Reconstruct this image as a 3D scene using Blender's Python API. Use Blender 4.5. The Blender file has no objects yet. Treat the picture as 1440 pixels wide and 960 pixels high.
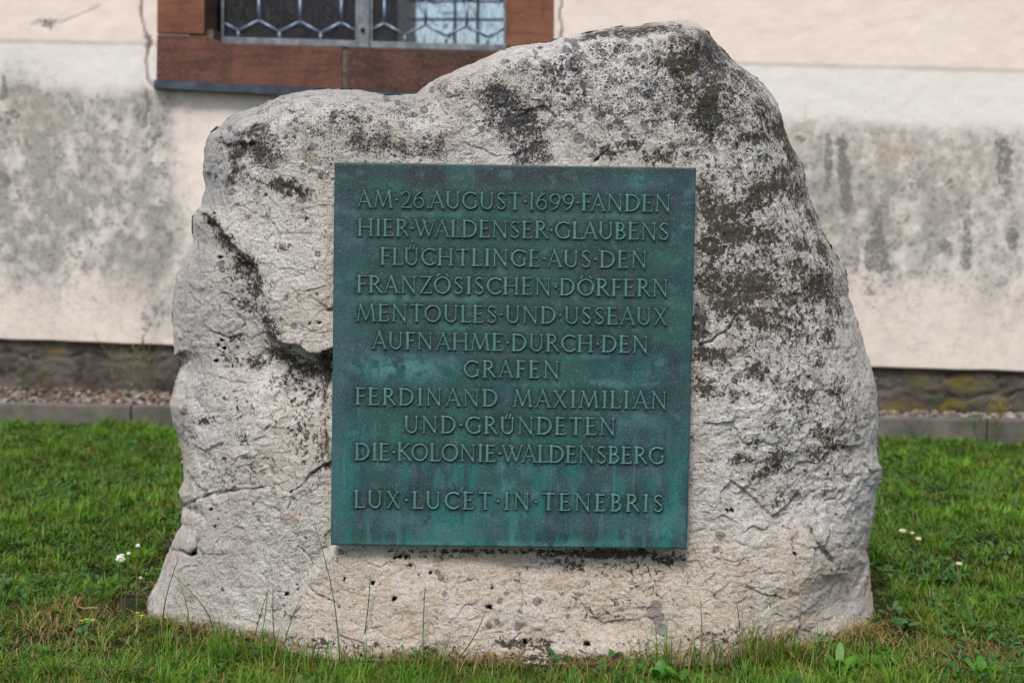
import bpy, math, random
import numpy as np
from mathutils import Matrix, Vector

S = bpy.context.scene
COL = S.collection
rng = np.random.default_rng(7)
random.seed(7)

# ---------------------------------------------------------------- camera
CAM_H = 1.05
FPX = 2000.0                      # focal length in photo pixels (50 mm on 36 mm)
PITCH = math.atan(230 / FPX)
ROLL = 0.0125
Fv = np.array([0, math.cos(PITCH), -math.sin(PITCH)])
U0 = np.array([0, math.sin(PITCH), math.cos(PITCH)])
R0 = np.array([1.0, 0, 0])
Rv = math.cos(ROLL) * R0 + math.sin(ROLL) * U0
Uv = math.cos(ROLL) * U0 - math.sin(ROLL) * R0
CP = np.array([0, 0, CAM_H])
cam = bpy.data.cameras.new('camera')
cam.lens = 50; cam.sensor_width = 36; cam.clip_end = 500; cam.clip_start = 0.05
cam.dof.use_dof = True; cam.dof.focus_distance = 3.13; cam.dof.aperture_fstop = 3.6
co = bpy.data.objects.new('camera', cam); COL.objects.link(co)
M = Matrix(((Rv[0], Uv[0], -Fv[0], 0), (Rv[1], Uv[1], -Fv[1], 0), (Rv[2], Uv[2], -Fv[2], CAM_H), (0, 0, 0, 1)))
co.matrix_world = M
S.camera = co

# ---------------------------------------------------------------- sky, sun, exposure
SUN_EL, SUN_ROT = math.radians(55), math.radians(196)
w = bpy.data.worlds.new('World'); S.world = w; w.use_nodes = True
nt = w.node_tree
sky = nt.nodes.new('ShaderNodeTexSky'); sky.sky_type = 'NISHITA'; sky.sun_disc = False
sky.sun_elevation = SUN_EL; sky.sun_rotation = SUN_ROT
sky.air_density = 1.0; sky.dust_density = 3.0; sky.ozone_density = 1.0
bg = nt.nodes['Background']; nt.links.new(sky.outputs[0], bg.inputs[0]); bg.inputs[1].default_value = 0.12
sd = bpy.data.lights.new('sun', 'SUN'); sd.energy = 2.0; sd.angle = math.radians(16); sd.color = (1, .95, .88)
so = bpy.data.objects.new('sun', sd); COL.objects.link(so)
sdir = Vector((math.sin(SUN_ROT) * math.cos(SUN_EL), math.cos(SUN_ROT) * math.cos(SUN_EL), math.sin(SUN_EL)))
so.rotation_euler = sdir.to_track_quat('Z', 'Y').to_euler(); so.location = (0, -3, 6)
S.view_settings.view_transform = 'Standard'; S.view_settings.look = 'None'
S.view_settings.gamma = 1; S.view_settings.exposure = 0.66

# ---------------------------------------------------------------- helpers
def ray(px, py):
    px = np.asarray(px, float); py = np.asarray(py, float)
    return Fv * FPX + (px - 720)[..., None] * Rv + (480 - py)[..., None] * Uv
def at_y(px, py, Y):
    r = ray(px, py)
    return CP + r * (np.asarray(Y) / r[..., 1])[..., None]
def on_plane(px, py, p0, n):
    r = ray(px, py)
    t = ((p0 - CP) @ n) / (r @ n)
    return CP + r * t[..., None]
def on_ground(px, py, z=0.0):
    return on_plane(px, py, np.array([0, 0, z]), np.array([0, 0, 1.0]))
def project(P):
    d = P - CP
    f = d @ Fv
    return 720 + FPX * (d @ Rv) / f, 480 - FPX * (d @ Uv) / f

def sstep(a, b, x):
    t = np.clip((x - a) / (b - a), 0, 1)
    return t * t * (3 - 2 * t)

_pg = np.random.default_rng(11).normal(size=(4096, 3)); _pg /= np.linalg.norm(_pg, axis=1)[:, None]
def _h(i, j, k):
    return (i * 73856093 ^ j * 19349663 ^ k * 83492791) & 4095
def perlin(P):
    Pi = np.floor(P).astype(np.int64); Pf = P - Pi
    u = Pf * Pf * Pf * (Pf * (Pf * 6 - 15) + 10)
    out = 0
    for a in (0, 1):
        wa = u[:, 0] if a else 1 - u[:, 0]
        for b in (0, 1):
            wb = u[:, 1] if b else 1 - u[:, 1]
            for c in (0, 1):
                wc = u[:, 2] if c else 1 - u[:, 2]
                g = _pg[_h(Pi[:, 0] + a, Pi[:, 1] + b, Pi[:, 2] + c)]
                out = out + wa * wb * wc * ((Pf - np.array([a, b, c])) * g).sum(1)
    return out * 1.6
def fbm(P, sc, oct=4, gain=.5, ridged=False):
    s = 0; a = 1; tot = 0
    for o in range(oct):
        n = perlin(P * sc + 17.3 * o)
        if ridged: n = 1 - 2 * np.abs(n)
        s = s + a * n; tot += a; a *= gain; sc *= 2.03
    return s / tot
def facets(X_, Z_, cell, tilt, seed, soft=0):
    r_ = np.random.default_rng(seed); tb = r_.random((4096, 4))
    i0 = np.floor(X_ / cell).astype(np.int64); j0 = np.floor(Z_ / cell).astype(np.int64)
    best = np.full(X_.shape, 1e9); second = best.copy(); val = np.zeros(X_.shape)
    for di in (-1, 0, 1):
        for dj in (-1, 0, 1):
            i = i0 + di; j = j0 + dj; t_ = tb[_h(i, j, i * 0 + seed)]
            cx = (i + t_[..., 0]) * cell; cz = (j + t_[..., 1]) * cell
            d = (X_ - cx) ** 2 + (Z_ - cz) ** 2
            v = tilt * ((X_ - cx) * (t_[..., 2] - .5) * 2 + (Z_ - cz) * (t_[..., 3] - .5) * 2) + cell * tilt * .5 * (t_[..., 2] - .5)
            m = d < best
            val = np.where(m, v, val); best = np.where(m, d, best)
    return val
def poly_dist(X, Y, pts, vals=None):
    """distance to a polyline, signed side, optional values interpolated along it"""
    pts = np.array(pts, float)
    best = np.full(X.shape, 1e9); side = np.zeros(X.shape); tt = np.zeros(X.shape)
    for i in range(len(pts) - 1):
        a = pts[i]; b = pts[i + 1]; d = b - a
        L = (d @ d) + 1e-9
        t = np.clip(((X - a[0]) * d[0] + (Y - a[1]) * d[1]) / L, 0, 1)
        dd = np.hypot(X - a[0] - t * d[0], Y - a[1] - t * d[1])
        m = dd < best
        best[m] = dd[m]
        side[m] = np.sign(d[0] * (Y - a[1]) - d[1] * (X - a[0]))[m]
        tt[m] = (i + t)[m]
    if vals is not None:
        return best, side, np.interp(tt, np.arange(len(pts)), vals)
    return best, side, tt / (len(pts) - 1)
def blobs(X, Y, lst):
    out = np.zeros(X.shape)
    for cx, cy, rx, ry, ang, wt in lst:
        a = math.radians(ang); c, s = math.cos(a), math.sin(a)
        u = ((X - cx) * c + (Y - cy) * s) / rx; v = (-(X - cx) * s + (Y - cy) * c) / ry
        q = u * u + v * v
        m = q < 6
        out[m] = np.maximum(out[m], wt * np.exp(-q[m] ** 1.3 * .8))
    return out

def link(o, parent=None, label=None, cat=None, group=None, kind=None):
    COL.objects.link(o)
    if parent is not None: o.parent = parent
    if label: o['label'] = label
    if cat: o['category'] = cat
    if group: o['group'] = group
    if kind: o['kind'] = kind
    return o
def empty(name, loc, **k):
    o = bpy.data.objects.new(name, None); o.empty_display_size = .05; o.location = loc
    return link(o, **k)
def mesh_np(name, V, F, mat=None, smooth=True, attrs=None):
    """V (n,3); F (m,3) or (m,4) int array or list of arrays"""
    me = bpy.data.meshes.new(name)
    Fs = F if isinstance(F, list) else [F]
    me.vertices.add(len(V)); me.vertices.foreach_set('co', np.asarray(V, np.float32).ravel())
    idx = np.concatenate([f.ravel() for f in Fs]).astype(np.int32)
    tot = np.concatenate([np.full(len(f), f.shape[1]) for f in Fs]).astype(np.int32)
    st = np.concatenate([[0], np.cumsum(tot)[:-1]]).astype(np.int32)
    me.loops.add(len(idx)); me.loops.foreach_set('vertex_index', idx)
    me.polygons.add(len(tot)); me.polygons.foreach_set('loop_start', st); me.polygons.foreach_set('loop_total', tot)
    me.update(calc_edges=True)
    me.polygons.foreach_set('use_smooth', np.full(len(tot), smooth))
    if attrs:
        for k, v in attrs.items():
            a = me.attributes.new(k, 'FLOAT', 'POINT'); a.data.foreach_set('value', np.asarray(v, np.float32))
    if mat: me.materials.append(mat)
    me.validate()
    return me
def obj(name, me, parent=None, **k):
    o = bpy.data.objects.new(name, me)
    return link(o, parent=parent, **k)
class MB:
    def __init__(s): s.v = []; s.f = []; s.n = 0
    def add(s, V, F):
        s.v.append(np.asarray(V, float)); s.f += [tuple(i + s.n for i in f) for f in F]; s.n += len(V)
    def tube(s, pts, r, k=6):
        pts = np.array(pts, float); n = len(pts); r = np.broadcast_to(r, (n,))
        V = []
        for i in range(n):
            d = pts[min(i + 1, n - 1)] - pts[max(i - 1, 0)]; d /= np.linalg.norm(d) + 1e-12
            a = np.cross(d, [0, 0, 1]) if abs(d[2]) < .9 else np.cross(d, [0, 1, 0])
            a /= np.linalg.norm(a); b = np.cross(d, a)
            for j in range(k):
                t = 2 * math.pi * j / k
                V.append(pts[i] + r[i] * (a * math.cos(t) + b * math.sin(t)))
        F = [(i * k + j, i * k + (j + 1) % k, (i + 1) * k + (j + 1) % k, (i + 1) * k + j) for i in range(n - 1) for j in range(k)]
        F += [tuple(range(k))[::-1], tuple((n - 1) * k + j for j in range(k))]
        s.add(V, F)
    def prism(s, A, B):
        """two matching rings A (front) and B (back)"""
        k = len(A)
        s.add(list(A) + list(B), [tuple(range(k)), tuple(range(2 * k - 1, k - 1, -1))] + [(j, k + j, k + (j + 1) % k, (j + 1) % k) for j in range(k)])
    def mesh(s, name, mat, smooth=False, bevel=0):
        me = bpy.data.meshes.new(name)
        me.from_pydata([tuple(v) for v in np.concatenate(s.v)], [], s.f)
        if bevel:
            import bmesh
            bm = bmesh.new(); bm.from_mesh(me)
            bmesh.ops.recalc_face_normals(bm, faces=bm.faces)
            bmesh.ops.bevel(bm, geom=bm.edges[:] , offset=bevel, segments=2, affect='EDGES', profile=.6)
            bm.to_mesh(me); bm.free()
        me.polygons.foreach_set('use_smooth', np.full(len(me.polygons), smooth))
        me.materials.append(mat); me.update()
        return me

# ---------------------------------------------------------------- material helper
class NT:
    def __init__(s, name, rough=.8, spec=.3):
        s.m = bpy.data.materials.new(name); s.m.use_nodes = True
        s.t = s.m.node_tree; s.b = s.t.nodes['Principled BSDF']
        s.b.inputs['Roughness'].default_value = rough
        s.b.inputs['Specular IOR Level'].default_value = spec
        s.geo = None
    def pos(s):
        if s.geo is None: s.geo = s.t.nodes.new('ShaderNodeNewGeometry')
        return s.geo.outputs['Position']
    def set(s, sock, v):
        if v is None: return
        if isinstance(v, bpy.types.NodeSocket): s.t.links.new(v, sock)
        elif isinstance(v, (tuple, list)) and len(v) == 3 and sock.type == 'RGBA': sock.default_value = (*v, 1)
        else: sock.default_value = v
    def math(s, op, a, b=None, c=None, clamp=False):
        n = s.t.nodes.new('ShaderNodeMath'); n.operation = op; n.use_clamp = clamp
        s.set(n.inputs[0], a); s.set(n.inputs[1], b)
        if c is not None: s.set(n.inputs[2], c)
        return n.outputs[0]
    def attr(s, name):
        n = s.t.nodes.new('ShaderNodeAttribute'); n.attribute_name = name; return n.outputs['Fac']
    def noise(s, scale, detail=4, rough=.55, vec=None, dist=0, sc3=None):
        n = s.t.nodes.new('ShaderNodeTexNoise'); n.inputs['Scale'].default_value = scale
        n.inputs['Detail'].default_value = detail; n.inputs['Roughness'].default_value = rough
        n.inputs['Distortion'].default_value = dist
        v = vec or s.pos()
        if sc3:
            mp = s.t.nodes.new('ShaderNodeMapping'); mp.inputs['Scale'].default_value = sc3; s.t.links.new(v, mp.inputs[0]); v = mp.outputs[0]
        s.t.links.new(v, n.inputs['Vector'])
        return n.outputs[0]
    def voro(s, scale, feature='F1', rnd=1.0):
        n = s.t.nodes.new('ShaderNodeTexVoronoi'); n.inputs['Scale'].default_value = scale; n.feature = feature
        n.inputs['Randomness'].default_value = rnd
        s.t.links.new(s.pos(), n.inputs['Vector'])
        return n
    def rng(s, v, a, b, c=0., d=1.):
        n = s.t.nodes.new('ShaderNodeMapRange'); n.interpolation_type = 'SMOOTHSTEP'
        s.set(n.inputs[0], v); s.set(n.inputs[1], a); s.set(n.inputs[2], b); s.set(n.inputs[3], c); s.set(n.inputs[4], d)
        return n.outputs[0]
    def mix(s, f, a, b, mode='MIX'):
        n = s.t.nodes.new('ShaderNodeMix'); n.data_type = 'RGBA'; n.blend_type = mode
        s.set(n.inputs[0], f); s.set(n.inputs[6], a); s.set(n.inputs[7], b)
        return n.outputs[2]
    def color(s, c): s.set(s.b.inputs['Base Color'], c)
    def rough(s, v): s.set(s.b.inputs['Roughness'], v)
    def bump(s, h, strength=.5, dist=.01):
        n = s.t.nodes.new('ShaderNodeBump'); n.inputs['Strength'].default_value = strength; n.inputs['Distance'].default_value = dist
        s.t.links.new(h, n.inputs['Height']); s.t.links.new(n.outputs[0], s.b.inputs['Normal'])
        return n

# ================================================================= WALL
WO = np.array([0, 6.25, 0.0]); WS = -0.068
WA = np.array([1, WS, 0.0]); WA /= np.linalg.norm(WA)
WN = np.array([WS, -1, 0.0]); WN /= np.linalg.norm(WN)      # towards the camera
def wall(px, py, off=0.0):
    return on_plane(px, py, WO + WN * off, WN)
def wa(P): return (P - WO) @ WA
def wp(a, z, off=0.0):
    a = np.asarray(a, float)
    return WO + a[..., None] * WA + np.asarray(z)[..., None] * np.array([0, 0, 1.0]) + np.asarray(off)[..., None] * WN

# --- plaster material
m = NT('lime_plaster', .92, .15)
up = m.attr('upper'); band = m.attr('band'); grey = m.attr('grey'); och = m.attr('ochre'); blk = m.attr('streak'); crack = m.attr('crack'); pink = m.attr('pink')
n1 = m.noise(3, 5, .6); n2 = m.noise(18, 6, .65); n3 = m.noise(70, 5, .7); n4 = m.noise(9, 4, .6, sc3=(1, 1, .35))
base = m.mix(m.rng(n1, .35, .7), (.64, .58, .525), (.70, .65, .60))
base = m.mix(m.math('MULTIPLY', pink, .55), base, (.66, .565, .49))
base = m.mix(m.math('MULTIPLY', band, m.rng(n4, .2, .7, .65, 1.0)), base, (.63, .61, .575))
gm = m.math('MULTIPLY', grey, m.rng(m.math('ADD', m.math('MULTIPLY', n2, .6), m.math('MULTIPLY', n4, .5)), .36, .68, .25, 1.15), clamp=True)
base = m.mix(gm, base, (.275, .27, .25))
base = m.mix(m.math('MULTIPLY', m.math('MULTIPLY', m.rng(m.noise(48, 5, .7), .51, .59), m.rng(n2, .42, .56)), m.math('MULTIPLY', m.math('MAXIMUM', grey, blk), .85)), base, (.14, .135, .125))
om = m.rng(m.math('ADD', m.math('ADD', m.math('MULTIPLY', n3, .6), m.math('MULTIPLY', n2, .5)), m.math('MULTIPLY', och, .20)), .66, .76)
base = m.mix(m.math('MULTIPLY', om, .5), base, (.36, .30, .22))
sm = m.rng(m.math('ADD', m.math('ADD', m.math('MULTIPLY', m.noise(34, 5, .7), .6), m.math('MULTIPLY', m.noise(11, 3, .6), .5)), m.math('MULTIPLY', blk, .30)), .70, .80)
sm = m.math('MULTIPLY', sm, m.rng(n3, .38, .56, .35, 1))
base = m.mix(m.math('MULTIPLY', sm, .9), base, (.11, .105, .10))
vo = m.voro(24)
spot = m.math('MULTIPLY', m.rng(vo.outputs['Distance'], .10, .2, 1, 0), m.math('MULTIPLY', m.rng(m.noise(5, 3, .5), .45, .55), m.math('MAXIMUM', grey, blk)))
base = m.mix(m.math('MULTIPLY', spot, .75), base, (.14, .13, .12))
base = m.mix(m.math('MULTIPLY', m.rng(n3, .3, .75), .12), base, (.4, .35, .3))
base = m.mix(crack, base, (.12, .10, .085))
m.color(base)
m.bump(m.math('ADD', m.math('MULTIPLY', n2, .5), m.math('MULTIPLY', n3, .3)), .35, .008)
PLASTER = m.m

church = empty('church_wall', tuple(wp(0, 0)), label='cream plastered church wall with a sandstone framed leaded window, grey stains and dark stone plinth', cat='wall')
def wadd(name, me, parent=None, **k):
    o = obj(name, me, parent or church, **k)
    if parent is None: o.matrix_parent_inverse = Matrix.Translation(church.location).inverted()
    return o

# plaster bottom edge and window opening, in wall coordinates
pb = wall(np.array([0., 240, 1236, 1440]), np.array([477., 486, 517, 523]))
pb_a = wa(pb); pb_z = pb[:, 2]
op = wall(np.array([262., 262, 745, 745]), np.array([-420., 92, 92, -420]))
oa0, oa1 = wa(op)[0], wa(op)[2]; oz0, oz1 = op[1, 2], op[0, 2]
aa = np.concatenate([np.linspace(-12, -2.45, 20)[:-1], np.linspace(-2.45, 2.45, 560), np.linspace(2.45, 12, 20)[1:]])
tt = np.concatenate([[0], np.linspace(0.002, 1.62, 190), np.linspace(1.62, 5.0, 16)[1:]])
Agr, T = np.meshgrid(aa, tt)
bz = np.interp(Agr, pb_a, pb_z)
bz += .003 * perlin(np.stack([Agr.ravel() * 6, np.zeros(Agr.size), np.zeros(Agr.size)], 1)).reshape(Agr.shape)
Z = bz + T
P0 = wp(Agr, Z, 0.0)
flat = P0.reshape(-1, 3)
px, py = project(flat)
noff = .006 * fbm(flat, 2.2, 3) + .0025 * fbm(flat, 14, 3)
# line of the newer plaster strip: upper coat stands a few mm proud
yl = np.interp(px, [0, 200, 1050, 1440], [58, 62, 90, 100])
upper = sstep(2.5, -2.5, py - yl)
noff = noff + .004 * upper
cr = [([(199, 0), (200, 20), (204, 45), (206, 52)], 1.5), ([(211, 52), (207, 70), (205, 95), (208, 110), (216, 122)], 1.3),
      ([(788, -40), (789, 0), (788, 25), (791, 55)], 1.6), ([(206, 52), (211, 58), (207, 66)], 4), ([(205, 125), (208, 150), (203, 180)], 1.2),
      ([(45, 34), (60, 30), (85, 33), (110, 22), (140, 8)], 1.6)]
crk = np.zeros(px.shape); wobx = 3.0 * perlin(flat * 14 + 3) + 1.5 * perlin(flat * 40)
for pts, wd in cr:
    d, _, _ = poly_dist(px + wobx, py, pts)
    crk = np.maximum(crk, sstep(wd + 1.4, wd * .4, d) * (.35 if pts[0][0] == 45 else .9))
noff = noff - .004 * crk
noff[:len(aa)] = -.03           # bottom edge returns to the plinth
V = flat + noff[:, None] * WN
yb2 = np.interp(px, [0, 200, 1050, 1440], [118, 122, 165, 172])
wob = 14 * fbm(flat, 4, 3)
band_m = sstep(-3, 3, py - yl) * (1 - sstep(-14, 22, py - yb2 - wob))
shelter = blobs(px, py, [(245, 200, 26, 90, 0, 1), (300, 230, 60, 130, 0, 1), (400, 240, 130, 140, 0, 1), (600, 240, 200, 140, 0, 1), (800, 240, 160, 140, 0, .8)])
shelter = shelter * sstep(212, 240, px + wob * .4)
low = sstep(330, 460, py + wob)
greym = sstep(-8, 22, py - yb2 - wob) * (1 - .75 * low) * (1 - shelter)
greym = greym * np.where(px > 1000, .68, .85) + blobs(px, py, [(20, 200, 60, 90, 0, .95), (205, 190, 14, 60, 0, .9), (228, 260, 16, 130, 5, 1), (215, 330, 25, 60, 0, .8), (150, 300, 60, 90, 0, .35), (90, 180, 60, 40, 0, .6), (225, 440, 22, 30, 0, .7), (60, 330, 80, 60, 0, .5), (1250, 300, 130, 90, 0, .35), (1420, 400, 60, 60, 0, .3)])
greym = np.where(np.abs(px - 720) < 1100, greym, .7 * sstep(0, 60, py - yb2))
bandx = sstep(-100, 0, px) * sstep(1540, 1440, px)
och_m = blobs(px, py, [(1130, 190, 40, 30, 0, .9), (1250, 215, 60, 40, 0, 1), (1350, 235, 60, 50, 0, .9), (1260, 300, 140, 70, 0, .6), (50, 160, 60, 60, 0, .8), (140, 210, 60, 80, 0, .5), (90, 390, 60, 60, 0, .4), (190, 350, 40, 60, 0, .6), (160, 400, 60, 50, 0, .5)])
st_m = 1.25 * blobs(px, py, [(1165, 230, 7, 50, 0, .9), (1187, 245, 9, 65, -4, 1), (1180, 200, 6, 6, 0, 1), (1127, 195, 7, 5, 0, 1), (1235, 350, 15, 50, 0, 1), (1222, 370, 9, 55, 0, .7), (1240, 300, 6, 60, 0, .45), (1412, 235, 14, 45, -6, .9), (1360, 330, 10, 60, 0, .7), (1425, 335, 10, 20, 0, .8), (1345, 255, 22, 30, 0, .5), (1262, 330, 12, 30, 0, .5), (1330, 345, 14, 12, 0, .7), (1130, 250, 20, 60, 0, .4), (1150, 280, 20, 60, 0, .5),
                      (1205, 390, 60, 40, 0, .45), (5, 125, 6, 20, 0, .9), (10, 165, 25, 12, 0, .5), (70, 33, 22, 9, 0, .55), (215, 190, 14, 20, 0, .5), (205, 240, 12, 90, 0, .35), (230, 325, 14, 60, 0, .5), (215, 450, 22, 20, 0, .6), (40, 280, 70, 100, 0, .25), (10, 210, 30, 80, 0, .4)])
pink_m = np.maximum(upper, low * .9) + shelter * .6
nr, nc = Agr.shape
I = np.arange(nr * nc).reshape(nr, nc)
ac = .5 * (Agr[:-1, :-1] + Agr[1:, 1:]); zc = .5 * (Z[:-1, :-1] + Z[1:, 1:])
keep = ~((ac > oa0) & (ac < oa1) & (zc > oz0) & (zc < oz1))
F = np.stack([I[:-1, :-1], I[:-1, 1:], I[1:, 1:], I[1:, :-1]], -1)[keep]
me = mesh_np('plaster', V, F, PLASTER, True, dict(upper=upper, band=band_m * bandx, grey=np.clip(greym, 0, 1), ochre=och_m, streak=st_m, crack=np.clip(crk, 0, 1), pink=np.clip(pink_m, 0, 1)))
wadd('plaster', me)

# --- plinth of rough dark masonry
m = NT('plinth_stone', .95, .2)
n1 = m.noise(9, 6, .65); n2 = m.noise(45, 6, .7); ms = m.attr('moss')
c = m.mix(m.rng(n1, .3, .7), (.042, .036, .031), (.125, .105, .088))
c = m.mix(m.rng(n2, .62, .78, 0, .6), c, (.28, .25, .22))
c = m.mix(m.math('MULTIPLY', m.rng(m.math('ADD', m.noise(14, 5, .6), m.math('MULTIPLY', ms, .28)), .62, .76), .7), c, (.12, .105, .016))
m.color(c); m.bump(n2, .7, .015)
aa2 = np.concatenate([np.linspace(-12, -2.45, 20)[:-1], np.linspace(-2.45, 2.45, 520), np.linspace(2.45, 12, 20)[1:]])
zz2 = np.linspace(-.12, 0.52, 60)
A2, Z2 = np.meshgrid(aa2, zz2)
Q = wp(A2, Z2, -.028).reshape(-1, 3)
qs = Q * np.array([1, 1, 2.1])
d = .016 * fbm(qs, 4.5, 4, .55) + .010 * fbm(qs, 7, 4, .6, True)
pxq, pyq = project(Q)
jd = np.full(pxq.shape, 1e9)
for pts in ([(0, 496), (60, 505), (120, 497), (180, 512), (245, 505)], [(1236, 545), (1290, 548), (1350, 560), (1440, 552)], [(100, 497), (118, 520), (105, 545)], [(1330, 530), (1322, 555), (1335, 580)], [(1400, 525), (1406, 550)], [(30, 500), (22, 530)]):
    jd = np.minimum(jd, poly_dist(pxq + 4 * np.sin(pyq * .4), pyq + 3 * np.sin(pxq * .11), pts)[0])
d = d * .7 + .006 * fbm(Q, 30, 3) - .009 * sstep(4, 1, jd)
Q = Q + np.minimum(d, .02)[:, None] * WN
I = np.arange(A2.size).reshape(A2.shape)
moss = blobs(pxq, pyq, [(1300, 535, 22, 12, 0, 1), (1355, 540, 40, 14, 0, 1), (1270, 570, 30, 8, 0, 1), (1340, 570, 25, 10, 0, 1), (1410, 568, 30, 12, 0, 1), (80, 492, 20, 10, 0, .5), (235, 505, 12, 20, 0, .7), (1245, 560, 15, 20, 0, .6)])
wadd('plinth', mesh_np('plinth', Q, np.stack([I[:-1, :-1], I[:-1, 1:], I[1:, 1:], I[1:, :-1]], -1).reshape(-1, 4), m.m, True, dict(moss=moss)))

# --- sandstone window surround
def sandstone(name, c0, c1):
    m = NT(name, .85, .2)
    n1 = m.noise(7, 5, .6); n2 = m.noise(60, 6, .7, sc3=(1, 1, 2.2)); n3 = m.noise(13, 4, .6, sc3=(1, 1, .25))
    c = m.mix(m.rng(n1, .3, .7), c0, c1)
    c = m.mix(m.rng(n3, .5, .75, 0, .55), c, tuple(x * .55 for x in c0))
    c = m.mix(m.rng(n2, .50, .64, 0, .5), c, (.20, .115, .08))
    c = m.mix(m.rng(m.noise(45, 4, .6, sc3=(.12, .12, 1)), .5, .62, 0, .35), c, tuple(x * .5 for x in c0))
    c = m.mix(m.rng(m.noise(4.5, 5, .7), .54, .66, 0, .55), c, (.05, .038, .032))
    c = m.mix(m.rng(m.noise(22, 3, .5), .70, .76, 0, .5), c, (.30, .20, .04))
    m.color(c); m.bump(n2, .5, .006)
    return m.m
SS1 = sandstone('sandstone_jamb', (.135, .056, .034), (.20, .085, .052))
SS2 = sandstone('sandstone_sill', (.080, .036, .027), (.135, .062, .044))
SS3 = sandstone('sandstone_sill_right', (.052, .030, .024), (.095, .047, .036))
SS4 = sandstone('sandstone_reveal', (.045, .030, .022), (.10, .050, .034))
def pr(pf, off, pbk, offb):
    A = [wall(float(x), float(y), off) for x, y in pf]
    B = []
    for (x, y), (x0, y0) in zip(pbk, pf):
        if pbk is pf:
            B.append(A[len(B)] - WN * (off - offb))
        else:
            B.append(wall(float(x), float(y), offb))
    return A, B
def stone(name, poly, off, offb, mat, bevel=.004, back=None):
    b = MB(); A, B = pr(poly, off, back if back else poly, offb); b.prism(A, B)
    return b.mesh(name, mat, False, bevel)
TOP = -430
wadd('jamb_stone', stone('jamb_stone', [(222, TOP), (220.6, 46.5), (287, 48.2), (290, TOP)], .016, -.16, SS1), label='orange red sandstone block left of the window')
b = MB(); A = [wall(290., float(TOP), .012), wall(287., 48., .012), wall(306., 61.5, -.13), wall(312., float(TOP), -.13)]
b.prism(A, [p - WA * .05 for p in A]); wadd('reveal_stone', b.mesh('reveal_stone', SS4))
wadd('sill_stone', stone('sill_stone', [(220.5, 49), (219.5, 113.5), (481, 126.8), (481.5, 66.5), (312, 60.8), (290, 50.6)], .02, -.16, SS2, .005), label='brown sandstone sill block on the left')
wadd('sill_stone', stone('sill_stone', [(488.5, 66.4), (488.2, 127.2), (778, 142), (779.5, 69), (711, 67.6), (710, 72), (560, 68.8)], .023, -.16, SS3, .005), label='darker brown sandstone sill block on the right')
wadd('jamb_stone', stone('jamb_stone', [(711, TOP), (711, 66.5), (778.4, 67.8), (780.5, TOP)], .016, -.16, SS1), label='red sandstone block right of the window')
# lintel above, beyond the picture
wadd('lintel_stone', stone('lintel_stone', [(222, TOP - 75), (222, TOP - 2), (780, TOP - 2), (780, TOP - 75)], .016, -.16, SS1))
# mortar joint fills
m = NT('joint_mortar', .95); m.color(m.mix(m.rng(m.noise(50), .35, .65), (.05, .042, .036), (.13, .105, .085)))
wadd('mortar_joint', stone('mortar_joint', [(222, 40), (221.5, 54), (300, 56), (300, 42)], -.006, -.15, m.m, 0))
wadd('mortar_joint', stone('mortar_joint', [(478, 68.5), (478, 125.5), (490, 126), (490, 69)], .013, -.15, m.m, 0))

# --- lead flashing under the sill
m = NT('lead_flashing', .75, .12); m.b.inputs['Metallic'].default_value = .1
m.color(m.mix(m.rng(m.noise(12, 4), .3, .7), (.022, .030, .042), (.048, .062, .082)))
LEAD_F = m.m
b = MB()
L0 = [(219, 112.8), (219, 119), (219, 125), (219, 126.5)]
def fl(x, t):     # t 0..1 down the flashing
    y = 112.5 + (x - 219) * .0515 + t * np.interp(x, [219, 780], [11.5, 15])
    return y
secs = []
for x in (216., 350., 500., 650., 784.):
    yy = [fl(x, 0), fl(x, .42), fl(x, .5), fl(x, .95), fl(x, 1.0)]
    offs = [.024, .052, .056, .062, .050]
    ring = [wall(x, y, o) for y, o in zip(yy, offs)]
    ring += [wall(x, fl(x, 1.0), -.01), wall(x, fl(x, 0), -.01)]
    secs.append(ring)
V = np.array([p for r_ in secs for p in r_]); k = 7
Fq = [(i * k + j, i * k + (j + 1) % k, (i + 1) * k + (j + 1) % k, (i + 1) * k + j) for i in range(4) for j in range(k)]
Fq += [tuple(range(k)), tuple(4 * k + j for j in range(k))[::-1]]
b.add(V, Fq); wadd('sill_flashing', b.mesh('sill_flashing', LEAD_F, False))

# --- window: two casements of leaded hexagon panes
m = NT('lead_came', .38, .6); m.b.inputs['Metallic'].default_value = .35
m.color(m.mix(m.rng(m.noise(40, 3), .3, .7), (.11, .155, .215), (.18, .24, .32)))
CAME = m.m
m = NT('casement_iron', .5, .4); m.b.inputs['Metallic'].default_value = .2
m.color(m.mix(m.rng(m.noise(25, 4), .35, .7), (.10, .12, .135), (.20, .225, .25)))
IRON = m.m
m = NT('window_glass'); t = m.t
n1 = m.noise(16, 4, .6, sc3=(1, 1, .6)); n2 = m.noise(150, 4, .7)
bp = t.nodes.new('ShaderNodeBump'); bp.inputs['Strength'].default_value = .35; bp.inputs['Distance'].default_value = .004
t.links.new(m.math('ADD', n1, m.math('MULTIPLY', n2, .15)), bp.inputs['Height'])
gl = t.nodes.new('ShaderNodeBsdfGlossy'); gl.inputs['Roughness'].default_value = .08; t.links.new(bp.outputs[0], gl.inputs['Normal'])
rf = t.nodes.new('ShaderNodeBsdfRefraction'); rf.inputs['Roughness'].default_value = .03; rf.inputs['IOR'].default_value = 1.02; t.links.new(bp.outputs[0], rf.inputs['Normal'])
rf.inputs['Color'].default_value = (.93, .95, .97, 1)
fr = t.nodes.new('ShaderNodeFresnel'); fr.inputs['IOR'].default_value = 1.25
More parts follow.
